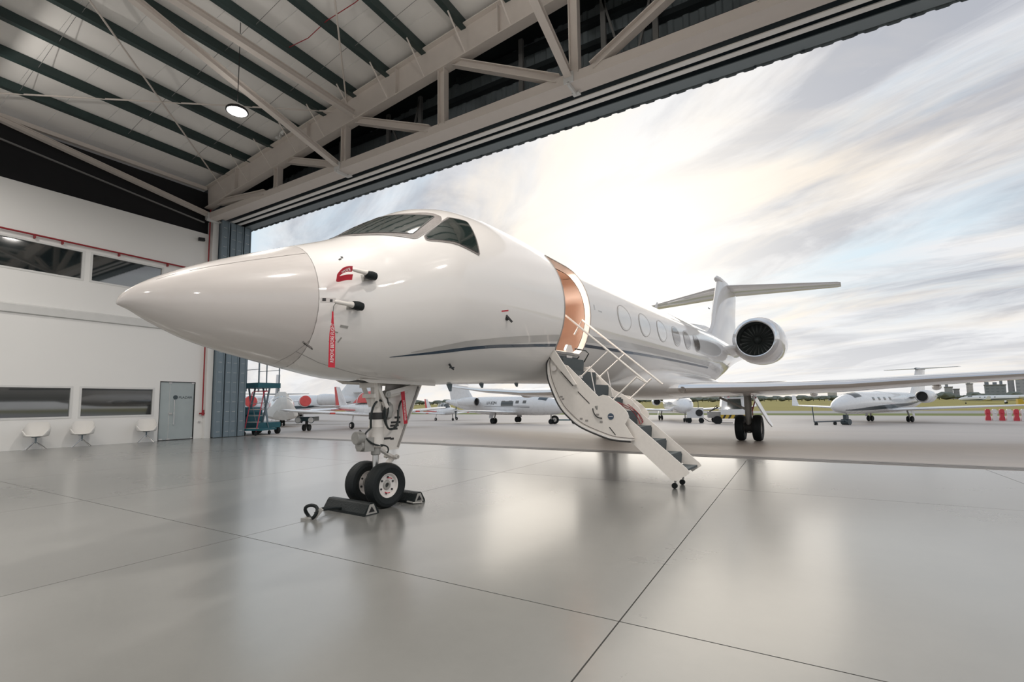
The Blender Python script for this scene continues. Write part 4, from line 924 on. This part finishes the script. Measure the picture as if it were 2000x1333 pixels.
# ground beside and behind the building
struct(MB().loft([[(-260, -60, -.02), (-24.2, -60, -.02)], [(-260, 12.8, -.02), (-24.2, 12.8, -.02)]], closed=False).build('side_apron', 'apron', smooth=False))
struct(MB().loft([[(13.4, -60, -.02), (260, -60, -.02)], [(13.4, 12.8, -.02), (260, 12.8, -.02)]], closed=False).build('side_apron', 'apron', smooth=False))
struct(MB().loft([[(-24.2, -120, -.02), (13.4, -120, -.02)], [(-24.2, -15.2, -.02), (13.4, -15.2, -.02)]], closed=False).build('side_apron', 'apron', smooth=False))

# ---------------------------------------------------------------- parked jets
def bg_jet(name, label, loc, aft, k=1.0, R0=.80, zc=1.55, over=1.7, length=14.5, wing_y=3.6, wing_z=None, half=6.8, sweep=.30, root=2.6, main_y=6.2, track=1.4, eng=(7.6, 1.35, .30, .42), ttail=True, fin_m='bg_white', stripe='bg_dark', covers=False, screen=True, winglet=True, blunt=.5, detail=True, fin_bands=False, nose_m='bg_white'):
    rz = -math.atan2(aft[0], aft[1])
    t = thing(name, label, 'aircraft', loc, rz)
    wing_z = zc-R0*.72 if wing_z is None else wing_z
    y0 = -over; ye = y0+length
    def pr(y):
        u = (y-y0)/length
        if u < .22: q = max(0, u/.22); r = R0*(1-(1-q)**2)**blunt; z = zc-R0*.32*(1-q)**2
        elif u < .62: r = R0; z = zc
        else: q = (u-.62)/.38; r = R0*(1-.88*q**1.5); z = zc+R0*.55*q**1.4
        return max(r, .01), z
    def sk(y, a, off=0):
        r, z = pr(y); return Vector(((r+off)*math.cos(R(a)), y, z+(r+off)*math.sin(R(a))))
    yy = [y0+length*.22*(i/10)**2 for i in range(11)]+[y0+length*(.22+.78*i/18) for i in range(1, 19)]
    f = MB().loft([[sk(y, a*15) for a in range(24)] for y in yy], True, True).build('fuselage', nose_m, t)
    def skin(ys, as_, off, nm, m):
        b = MB().loft([[sk(y, a, off) for a in as_] for y in ys], closed=False); b.build(nm, m, f)
    if screen:
        for sg in (0, 1):
            A = [38, 50, 62, 75, 87] if not sg else [142, 130, 118, 105, 93]
            skin([y0+length*.115, y0+length*.135, y0+length*.155, y0+length*.17], A, .012, 'windscreen', 'windshield')
            for j in range(4):
                a0 = 22 if not sg else 158; yj = y0+length*(.25+.055*j); skin([yj, yj+.18, yj+.34], [a0-9, a0, a0+9], .008, 'cabin_window', 'windshield')
    if stripe:
        for sg in (0, 1):
            b = MB(); rr = []
            for i in range(17):
                u = i/16; y = y0+length*(.05+.80*u); ac = -38+34*u; w = 3+9*math.sin(math.pi*min(1, u*1.2))
                rr.append([sk(y, (q if not sg else 180-q), .008) for q in (ac-w, ac, ac+w)])
            b.loft(rr, closed=False).build('swoosh_stripe', stripe, f)
    for sg in (1, -1):
        w = MB().loft([section(wing_y, R0*.5, wing_z, root, .10, sg=sg), section(wing_y+sweep*(half-R0), half, wing_z+.045*half, root*.42, .09, sg=sg)], True, True).build('wing', 'bg_white', t)
        if winglet:
            ty = wing_y+sweep*(half-R0); tz = wing_z+.045*half
            r_ = [section(ty, half, tz, root*.42, .09), section(ty+.5, half+.22, tz+.95, root*.2, .08)]
            MB().loft([[Vector((sg*v.x, v.y, v.z)) for v in q] for q in r_], True, True).build('winglet', 'bg_white', w)
        ey, ex, ez, er = eng; o = (sg*(R0+ex*.5), ey, zc+ez)
        e = MB().lathe([(er*.82, 0), (er*.95, .10), (er*1.05, .6), (er, 1.4), (er*.72, 2.1), (er*.5, 2.2)], o, (0, 1, 0), 24, False).build('engine', 'bg_white', t)
        MB().lathe([(er*.70, .25), (er*.72, .03), (er*.80, -.02), (er*.90, .05)], o, (0, 1, 0), 24, False).build('intake_lip', 'alu', e)
        MB().cyl((o[0], o[1]+.25, o[2]), (o[0], o[1]+.28, o[2]), er*.72, n=24).build('fan_disc', 'black', e)
        if covers: MB().lathe([(er*.02, -.07), (er*.80, -.06), (er*.93, .0), (er*.95, .06)], o, (0, 1, 0), 24, False).build('engine_cover', 'bg_red', e)
        MB().loft([[Vector((sg*(R0*.6), ey+.3+a*1.5, zc+ez*.8+b_)) for a, b_ in AF], [Vector((sg*(R0+ex*.5-er*.8), ey+.3+a*1.5, zc+ez+b_)) for a, b_ in AF]], True, True).build('pylon', 'bg_white' if not stripe else stripe, e)
        g = MB().cyl((sg*track, main_y, .2), (sg*track*.9, main_y-.1, wing_z), .06, n=8).build('main_gear', 'gear_grey', t)
        for dx in (-.13, .13): MB().lathe([(.13, -.06), (.20, -.08), (.24, -.05), (.25, 0), (.24, .05), (.20, .08), (.13, .06)], (sg*track+dx, main_y, .25), (1, 0, 0), 20).build('tyre', 'tyre', g)
        MB().prism([(sg*track*1.10, main_y-.25, wing_z-.05), (sg*track*1.10, main_y+.3, wing_z-.05), (sg*track*1.2, main_y+.2, .45), (sg*track*1.2, main_y-.15, .45)], (sg*.02, 0, 0)).build('gear_door', 'bg_white', g, smooth=False)
    g = MB().cyl((0, 0, .2), (0, 0, zc-R0*.6), .05, n=8).build('nose_gear', 'gear_grey', t)
    for dx in (-.09, .09): MB().lathe([(.10, -.04), (.16, -.06), (.20, 0), (.16, .06), (.10, .04)], (dx, 0, .20), (1, 0, 0), 18).build('tyre', 'tyre', g)
    ft = zc+R0*.6; fh = ft+(2.3 if ttail else 2.2)*R0/.8
    fb = ye-3.4*R0/.8
    fo = MB().loft([vsec(fb-.6, ft-.25, 3.3*R0/.8, .08), vsec(fb+1.35*R0/.8, fh, 1.9*R0/.8, .08)], True, True).build('tail_fin', fin_m, t)
    if fin_bands:
        for d in (.3, 1.2): MB().prism([(-.135, fb+.2+d, ft+.2), (-.135, fb+.32+d, ft+.2), (-.085, fb+.6+d*.6, fh-.05), (-.085, fb+.5+d*.6, fh-.05)], (.27, 0, 0)).build('fin_band', 'bg_white', fo, smooth=False)
    hz = fh if ttail else ft+.55
    for sg in (1, -1):
        MB().loft([section(fb+1.2*R0/.8, .03, hz, 1.5*R0/.8, .07, sg=sg), section(fb+2.0*R0/.8, 2.55*R0/.8, hz+.04, .75*R0/.8, .07, sg=sg)], True, True).build('tailplane', 'bg_white' if fin_m == 'bg_white' else fin_m, t)
    if ttail: MB().lathe([(.02, -.2), (.10, .1), (.12, 1.0), (.03, 2.2)], (0, fb+1.25*R0/.8, hz), (0, 1, 0), 10).build('tail_bullet', 'bg_dark', fo)
    if k != 1.0: t.scale = (k, k, k)
    return t
jh = bg_jet('small_jet', 'white light jet with black swooping stripe parked at right under the wing', (3.3, 44.3, gz(44.3)), (.47, .88), R0=.86, zc=1.62, over=1.9, length=17.5, half=8.0, wing_y=5.4, main_y=7.3, eng=(9.0, 1.7, .45, .52), root=3.0, sweep=.28)
text('registration', 'LV', .34, 'ink', jh, basis((2.30, 10.0, 2.05), (0, 1, 0), (0, 0, 1)), .004)
jd = bg_jet('small_jet', 'white small jet with thin dark pinstripes seen under the belly, nose pointing right', (-16.3, 33.6, gz(33.6)), (-.985, .17), R0=.78, zc=1.45, over=1.5, length=13.5, half=6.3, wing_y=3.0, main_y=4.6, track=1.55, stripe=None, winglet=False, eng=(6.6, 1.3, .35, .40), sweep=.12)
for a_ in (-4, 3, 10):
    b = MB().loft([[Vector(((r_+.006)*math.cos(R(180-a_-q-2.0*i)), y, 1.45-.1+(r_+.006)*math.sin(R(180-a_-q-2.0*i)))) for q in (-.8, .8)] for i, (y, r_) in enumerate(((1.5, .78), (2.6, .78), (3.8, .78), (5.0, .78), (6.4, .77)))], closed=False); b.build('pinstripe', 'ink', jd)
text('registration', 'LV-JQN', .34, 'ink', jd, basis((-.775, 6.1, 1.58), (0, -1, 0), (.12, 0, 1)), .004)
MB().loft([[(-.79*math.cos(R(a)), y, 1.45+.79*math.sin(R(a))) for a in (-2, 8, 18, 28)] for y in (4.5, 4.1, 3.6, 3.2)], closed=False).build('open_hatch', 'windshield', jd)
bg_jet('small_jet', 'white jet facing the hangar seen between the airstair and the main wheels', (-8.7, 45.8, gz(45.8)), (-.35, .94), R0=.85, zc=1.6, over=1.8, length=15, half=7.6, main_y=6.0, stripe=None, sweep=.2)
ja = bg_jet('covered_jet', 'white jet with tarpaulin over its nose, red engine covers and dark striped tail', (-28.3, 19.1, 0), (-.855, .518), R0=.78, zc=1.22, over=1.2, length=12.5, half=6.4, wing_y=3.0, wing_z=.82, main_y=5.0, stripe=None, covers=True, fin_m='bg_dark', fin_bands=True, ttail=False, eng=(5.6, 2.1, .42, .44), winglet=False)
# tarpaulin draped over nose and screen (own thing)
tp = thing('nose_tarpaulin', 'pale grey tarpaulin draped over the nose of the parked jet beside the door leaves', 'tarpaulin', (-28.3, 19.1, 0), -math.atan2(-.855, .518))
rr = []
for y, k_, zt_ in ((-1.7, .30, 1.15), (-1.55, .62, 1.45), (-1.2, .80, 1.68), (-.4, .95, 1.84), (.5, 1.0, 1.92), (1.4, 1.02, 2.25)):
    half_ = [(.0, .42), (.45, .44), (.80, .52), (.95, .70), (.88, .95), (.66, 1.25), (.40, zt_-.22), (.20, zt_-.03)]
    half_ = [(x, .42+(z-.42)*min(1, (zt_-.42)/1.40)) for x, z in half_]
    ring = [(x*k_*(1+.03*math.sin(7*z+3*y)), y, z) for x, z in half_]+[(-x*k_*(1+.03*math.sin(6*z+2*y)), y, z) for x, z in half_[::-1][:-1]]
    rr.append(ring)
tc_ = MB().loft(rr, True, False).build('tarpaulin_sheet', 'tarp', tp)
for k in range(6): MB().tube([(-.6+.24*k, -.4+.3*k, .62), (-.62+.24*k, -.42+.3*k, .35)], .012, 5).build('tie_cord', 'tarp', tp)
bg_jet('mid_size_jet', 'white jet with dark blue belly stripe parked side-on behind the covered jet', (-52.6, 28.2, gz(28.2)), (.865, .50), ttail=False, R0=1.0, zc=1.60, over=2, length=19, half=8.5, main_y=8, wing_y=6, eng=(11.3, 1.7, .50, .56), root=3.2, sweep=.3)
bg_jet('small_jet', 'white jet half hidden behind the blue maintenance platform', (-37.0, 22.0, 0), (-.95, -.3), R0=.7, zc=1.25, over=1.5, length=11, half=5, stripe='bg_dark', winglet=False, ttail=True, eng=(6, 1.2, .3, .36))
bg_jet('far_jet', 'distant pale airliner-like jet parked beyond the right grass field', (44.5, 195, -.65), (.93, -.36), k=.95, R0=.9, zc=1.7, length=20, half=7, eng=(12, 1.8, .4, .5), main_y=9)
bg_jet('far_jet', 'second distant pale jet parked further right beyond the grass', (66, 218, -.65), (.95, -.3), k=.9, R0=.85, zc=1.6, length=16, half=7, stripe=None)

# ---------------------------------------------------------------- low-wing trainers
def trainer(label, loc, head, red=True):
    rz = -math.atan2(-head[0], -head[1])
    t = thing('light_aircraft', label, 'aircraft', loc, rz)     # local +y is aft
    rr = []
    for y, w, zt_, zb_ in ((-2.05, .10, 1.18, 1.0), (-1.95, .38, 1.36, .80), (-1.2, .48, 1.46, .68), (-.4, .54, 1.48, .62), (.8, .55, 1.45, .62), (2.0, .40, 1.38, .75), (3.4, .24, 1.30, .95), (4.7, .08, 1.25, 1.10)):
        rr.append([(w*math.copysign(abs(math.cos(a))**.8, math.cos(a)), y, (zt_+zb_)/2+(zt_-zb_)/2*math.copysign(abs(math.sin(a))**.8, math.sin(a))) for a in [2*math.pi*k/24 for k in range(24)]])
    f = MB().loft(rr, True, True).build('fuselage', 'bg_white', t)
    MB().box(-.50, .50, 1.2, 4.4, .98, 1.03).build('cheat_line', 'bg_red', f, smooth=False)
    MB().lathe([(.01, -2.42), (.10, -2.25), (.13, -2.05)], (0, 0, 1.08), (0, 1, 0), 14).bar((-.05, -2.15, .25), (.05, -2.15, 1.9), .12, .02, (0, 1, 0)).build('propeller', 'bg_dark', f)
    cn = [(-.65, .34, 1.46), (-.25, .46, 1.92), (.35, .47, 2.02), (.95, .42, 1.93), (1.75, .25, 1.46)]
    def dome(sc, nm, m):
        MB().loft([[(w*sc*math.cos(R(a)), y*sc, 1.42+(z_-1.42)*sc*math.sin(R(a))) for a in range(0, 181, 15)] for y, w, z_ in cn], closed=False).build(nm, m, f)
    dome(1.0, 'canopy', 'windshield')
    for y in (-.2, .42, 1.05): MB().tube([(.48*math.cos(R(a)), y, 1.42+.60*math.sin(R(a))) for a in range(0, 181, 12)], .025, 6).build('canopy_bow', 'bg_white', f)
    if red: dome(1.12, 'canopy_cover', 'bg_red')
    for sg in (1, -1):
        w = MB().loft([section(-.55, .3, .72, 1.65, .13, sg=sg), section(-.45, 4.75, 1.05, 1.15, .11, sg=sg), section(-.2, 4.95, 1.10, .7, .06, sg=sg)], True, True).build('wing', 'bg_white', t)
        MB().box(min(sg*2.5, sg*2.75), max(sg*2.5, sg*2.75), -.56, -.2, .84, .92).build('red_mark', 'bg_red', w, smooth=False)
        g = MB().cyl((sg*1.35, -.1, .2), (sg*1.25, -.1, .80), .04, n=8).build('main_gear', 'bg_white', t)
        MB().lathe([(.10, -.06), (.16, -.075), (.19, 0), (.16, .075), (.10, .06)], (sg*1.35, -.1, .19), (1, 0, 0), 20).build('tyre', 'tyre', g)
        MB().cyl((sg*1.35-.07, -.1, .19), (sg*1.35+.07, -.1, .19), .09, n=16).build('wheel_rim', 'rim', g)
        MB().loft([section(3.9, .03, 1.25, .85, .08, sg=sg), section(4.15, 1.5, 1.27, .55, .08, sg=sg)], True, True).build('tailplane', 'bg_white', t)
    g = MB().cyl((0, -1.5, .15), (0, -1.45, .75), .035, n=8).lathe([(.08, -.05), (.15, -.05), (.16, 0), (.15, .05), (.08, .05)], (0, -1.5, .16), (1, 0, 0), 18).build('nose_gear', 'tyre', t)
    fn = MB().loft([vsec(3.2, 1.25, 1.6, .07), vsec(4.3, 2.45, .75, .07)], True, True).build('tail_fin', 'bg_white', t)
    MB().loft([vsec(3.95, 1.28, .87, .09), vsec(4.65, 2.47, .42, .09)], True, True).build('rudder', 'bg_red', fn)
    return t
trainer('white and red light aircraft with a red canopy cover behind the nose leg', (-20.7, 19.6, 0), (.958, -.249))
trainer('white light aircraft with clear canopy parked further out on the apron', (-34.0, 43.0, gz(43)), (.93, -.36), False)

# ---------------------------------------------------------------- ground equipment
# blue maintenance platform outside the door leaves
t = thing('maintenance_platform', 'tall teal maintenance platform with railings just outside the door leaves', 'platform', (-21.95, 13.35, 0))
MB().box(-.95, .85, -.35, .75, 2.15, 2.38).build('deck', 'teal', t, smooth=False)
for x_ in (-.85, -.2, .80):
    for y_ in (-.30, .70): MB().box(x_-.02, x_+.02, y_-.02, y_+.02, 2.0, 4.0).build('railing_post', 'leaf', t, smooth=False)
for z_ in (3.0, 3.5, 3.95):
    for y_ in (-.30, .70): MB().box(-.9, .85, y_-.012, y_+.012, z_-.012, z_+.012).build('railing_bar', 'leaf', t, smooth=False)
for sx in (-.8, .35):
    MB().bar((sx, .2, 2.15), (sx+.45, .2, .45), .06, .06).bar((sx+.5, .2, 2.15), (sx, .2, .45), .06, .06).build('scissor_arm', 'leaf', t, smooth=False)
MB().box(-1.0, .85, -.4, .8, .30, .55).build('chassis', 'teal', t, smooth=False)
MB().box(-.6, -.1, -.2, .5, .55, .95).cyl((-.35, -.25, 1.05), (-.35, .5, 1.05), .22, n=18).build('power_pack', 'teal', t, smooth=False)
for x_ in (-.75, .70):
    for y_ in (-.35, .75): MB().cyl((x_, y_-.06, .16), (x_, y_+.06, .16), .16, n=18).build('wheel', 'tyre', t)
# red step ladder
t = thing('step_ladder', 'red and blue wheeled step ladder standing in front of the teal platform', 'ladder', (-21.15, 13.0, 0), R(25))
for x_ in (-.28, .28):
    MB().tube([(x_, -.45, .12), (x_, .05, 1.95), (x_, .35, 2.0)], .022, 8).build('ladder_rail', 'red_bar', t)
    MB().tube([(x_, .55, .12), (x_, .10, 1.25)], .022, 8).build('rear_leg', 'leaf', t)
    for y_ in (-.45, .55): MB().cyl((x_-.025, y_, .09), (x_+.025, y_, .09), .09, n=14).build('caster', 'tyre', t)
MB().tube([(-.28, .35, 2.0), (.28, .35, 2.0)], .022, 8).build('top_bar', 'red_bar', t)
for k in range(5): MB().box(-.28, .28, -.42+.10*k, -.24+.10*k, .30+.28*k, .33+.28*k).build('ladder_step', 'gear_grey', t, smooth=False)
MB().box(-.5, .6, -.5, .6, .22, .30).build('base_frame', 'teal', t, smooth=False)
# twin-wheeled cart with round lamps
t = thing('tow_cart', 'dark twin-wheeled cart with two round lamps in front of the covered jet', 'cart', (-21.95, 16.2, 0), R(28))
MB().box(-.42, .42, -.2, .5, .50, .72).build('cart_body', 'bg_dark', t, smooth=False)
MB().bar((0, 0, .5), (0, 0, .2), .12, .10).build('axle_leg', 'ink', t, smooth=False)
for sx in (-1, 1):
    MB().cyl((sx*.13-.05, 0, .165), (sx*.13+.05, 0, .165), .165, n=20).build('wheel', 'tyre', t)
    MB().lathe([(.05, .12), (.14, .08), (.165, 0), (.165, -.04), (.145, -.05)], (sx*.34, -.22, .56), (0, 1, 0), 20).build('lamp_shell', 'bg_dark', t)
    MB().cyl((sx*.34, -.275, .56), (sx*.34, -.265, .56), .14, n=20).build('lamp_lens', 'frame', t)
# tow dolly and bar beside the pinstriped jet
t = thing('tow_bar', 'teal tow bar on small wheels lying near the airstair foot out on the apron', 'tow bar', (-16.2, 34.0, gz(34)), R(20))
MB().tube([(-.2, 0, .32), (3.4, .2, .30)], .05, 8).build('bar_tube', 'teal', t)
for x_, r_ in ((0, .34), (1.5, .18), (2.1, .18)):
    MB().cyl((x_, -.08, r_), (x_, .08, r_), r_, n=18).build('wheel', 'tyre', t); MB().cyl((x_, -.09, r_), (x_, .09, r_), r_*.5, n=14).build('wheel_rim', 'rim', t)
MB().cyl((0, -.3, .34), (0, .3, .34), .04, n=8).build('axle', 'teal', t)
# tow bar in front of the right jet
t = thing('tow_bar', 'dark tow bar with upright handle at the nose wheel of the right jet', 'tow bar', (3.2, 43.6, gz(43.6)), R(52))
MB().tube([(0, 0, .30), (-3.0, .3, .28)], .05, 8).build('bar_tube', 'bg_dark', t)
MB().tube([(-3.0, .3, .28), (-3.1, .3, 1.4)], .03, 8).build('handle', 'bg_dark', t)
for x_ in (-3.0, -1.0): MB().cyl((x_, .1, .13), (x_, .2, .13), .13, n=16).build('wheel', 'tyre', t)
MB().box(-.14, .14, -.12, .12, .1, .75).cyl((0, -.28, .22), (0, .28, .22), .22, n=18).build('nose_cradle', 'bg_dark', t, smooth=False)
# airport tractor
t = thing('airport_tractor', 'white airport tractor with big rear window behind the main wheels', 'tractor', (-4.35, 42.5, gz(42.5)), R(12))
MB().box(-1.0, 1.0, -.9, .9, .45, 1.15).build('body', 'bg_white', t, smooth=False)
MB().box(-1.02, 1.02, -.93, -.90, .45, .75).build('bumper', 'yellow', t, smooth=False)
for k in range(5): MB().prism([(-.9+.4*k, -.935, .45), (-.75+.4*k, -.935, .45), (-.6+.4*k, -.935, .75), (-.75+.4*k, -.935, .75)], (0, -.01, 0)).build('hazard_stripe', 'ink', t, smooth=False)
cb = MB().prism([(-.95, -.85, 1.15), (-.95, .85, 1.15), (-.85, .7, 2.05), (-.85, -.75, 2.05)], (1.85, 0, 0)).build('cab', 'bg_white', t, smooth=False)
MB().prism([(-.5, -.865, 1.2), (.55, -.865, 1.2), (.5, -.775, 2.0), (-.45, -.775, 2.0)], (0, -.01, 0)).build('rear_window', 'windshield', cb, smooth=False)
MB().box(-.95, 1.0, -.85, .8, 2.05, 2.12).build('roof', 'bg_white', cb, smooth=False)
MB().cyl((-.3, 0, 2.12), (-.3, 0, 2.26), .09, n=12).build('beacon', 'red_bar', cb)
MB().box(-1.9, -1.0, -.7, .7, .5, 1.0).build('hitch_deck', 'gear_grey', t, smooth=False)
MB().bar((-1.8, -.2, 1.0), (-1.1, -.2, 1.35), .06, .10).bar((-1.7, .1, 1.0), (-1.15, .1, 1.5), .05, .05).build('lever', 'ink', t, smooth=False)
for x_ in (-1.25, .8):
    for y_ in (-.9, .9): MB().cyl((x_, y_-.12, .33), (x_, y_+.12, .33), .33, n=20).build('wheel', 'tyre', t)
# ground power cart
t = thing('power_cart', 'small white ground power cart with a hose near the facing jet', 'cart', (-7.7, 45.0, gz(45)), R(10))
MB().box(-.7, .7, -.5, .5, .45, 1.35).build('cabinet', 'bg_white', t, smooth=False)
MB().cyl((.35, -.53, .9), (.35, -.50, .9), .30, n=24).build('fan_grille', 'ink', t)
MB().tube([(.6, -.4, .5), (1.1, -.6, .15), (1.8, -.7, .04), (3.0, -.5, .03)], .03, 6).build('hose', 'ink', t)
for x_ in (-.5, .5):
    for y_ in (-.5, .5): MB().cyl((x_, y_-.06, .22), (x_, y_+.06, .22), .22, n=16).build('wheel', 'tyre', t)
MB().tube([(-.4, 0, 1.35), (-.4, 0, 1.9), (.3, 0, 1.9), (.3, 0, 1.35)], .03, 6).build('guard_rail', 'ink', t)
# plastic barriers
bar0 = None
for k in range(9):
    x_ = 14.0+.40*k; m_ = 'barrier_red' if k % 2 == 0 else 'barrier_white'; col = 'red' if k % 2 == 0 else 'white'
    pos = ['first', 'second', 'third', 'fourth', 'fifth', 'sixth', 'seventh', 'eighth', 'ninth'][k]
    o = MB().loft([[(sx*w, sy*.25, z) for sx, sy in ((-1, -.5), (1, -.5), (1, .5), (-1, .5))] for w, z in ((.17, 0), (.165, .18), (.12, .42), (.16, .62), (.14, .88), (.09, .95))], True, True).build('traffic_barrier', m_, None, (x_, 55.6-.12*k, gz(55)), 0, smooth=False)
    tag(o, '%s plastic barrier, %s from the left in the row at the apron edge' % (col, pos), 'barrier', 'red and white barriers at the apron edge')
    MB().cyl((-.05, -.14, .62), (.05, -.14, .62), .05, n=10).build('connector', m_, o)

# ---------------------------------------------------------------- skyline
def ico(seed, r, sq):
    bm = bmesh.new(); bmesh.ops.create_icosphere(bm, subdivisions=2, radius=r); rnd = random.Random(seed)
    for v in bm.verts:
        v.co *= .78+.44*rnd.random(); v.co.z = v.co.z*sq
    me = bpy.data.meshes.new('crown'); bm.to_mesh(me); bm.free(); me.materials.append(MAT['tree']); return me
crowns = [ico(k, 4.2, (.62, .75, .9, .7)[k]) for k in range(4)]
tk = MB().cyl((0, 0, 0), (0, 0, 3.2), .3, .2, n=6)
tkm = tk.build('trunk', 'trunk'); trunk_me = tkm.data; bpy.data.objects.remove(tkm)
rnd = random.Random(5); nt_ = 0
az = -52.0
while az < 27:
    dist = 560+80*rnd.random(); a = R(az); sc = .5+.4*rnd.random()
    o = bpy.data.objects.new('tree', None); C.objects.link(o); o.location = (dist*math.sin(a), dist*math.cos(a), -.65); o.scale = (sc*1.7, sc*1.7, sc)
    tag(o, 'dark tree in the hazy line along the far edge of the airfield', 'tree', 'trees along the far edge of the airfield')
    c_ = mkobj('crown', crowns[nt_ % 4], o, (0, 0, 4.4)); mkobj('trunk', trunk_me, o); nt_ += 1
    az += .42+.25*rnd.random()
def tower(label, az0, az1, dist, ytop, m, extra=(), d=18):
    h = (777-ytop)/935.29*dist*math.cos(R((az0+az1)/2+30.44))+2
    a = R((az0+az1)/2); w = dist*R(az1-az0); t = thing('apartment_block', label, 'building', (dist*math.sin(a), dist*math.cos(a), -.65), -a)
    MB().box(-w/2, w/2, -d/2, d/2, 0, h).build('tower_wall', m, t, smooth=False)
    MB().box(-w/2-.4, w/2+.4, -d/2-.4, d/2+.4, h, h+1.0).build('roof_slab', 'steel_dark', t, smooth=False)
    for x0, x1, hh in extra: MB().box(w*x0, w*x1, -d*.3, d*.3, h+1.0, h+hh).build('roof_house', m, t, smooth=False)
    return t
AZ = lambda px: math.degrees(math.atan((px-1000)/935.29))-30.44
for lab, p0, p1, dist, h, m, ex in (
    ('small pale block on the skyline left of the right jet', 1614, 1632, 700, 757, 'facade_pale', ((-.3, .2, 3),)),
    ('low grey block on the skyline behind the right jet engine', 1842, 1858, 760, 758, 'facade_grey', ((-.4, .0, 4),)),
    ('stepped grey block next to the low one on the skyline', 1859, 1871, 780, 762, 'facade_grey', ()),
    ('slim pale tower with stepped top on the skyline', 1885, 1898, 800, 752, 'facade_pale', ((-.4, .1, 6),)),
    ('broad dark block with three roof houses on the skyline', 1920, 1962, 720, 755, 'facade_dark', ((-.48, -.28, 4), (-.1, .1, 3.5), (.22, .36, 5))),
    ('tall grey tower at the right end of the skyline', 1966, 1979, 640, 737, 'facade_grey', ()),
    ('tallest grey slab at the right edge of the view', 1982, 2030, 620, 739, 'facade_grey', ((-.45, .2, 5),)),
    ('low grey block beyond the right edge trees', 2040, 2090, 650, 745, 'facade_dark', ())):
    tower(lab, AZ(p0), AZ(p1), dist, h, m, ex)
tag(MB().box(-.7, .7, -.6, .6, .2, .9).box(-.7, .1, -.55, .55, .9, 1.5).build('yellow_machine', 'yellow', None, (43.5, 150, -.65), smooth=False), 'small yellow service vehicle beyond the barriers at the right edge', 'vehicle')
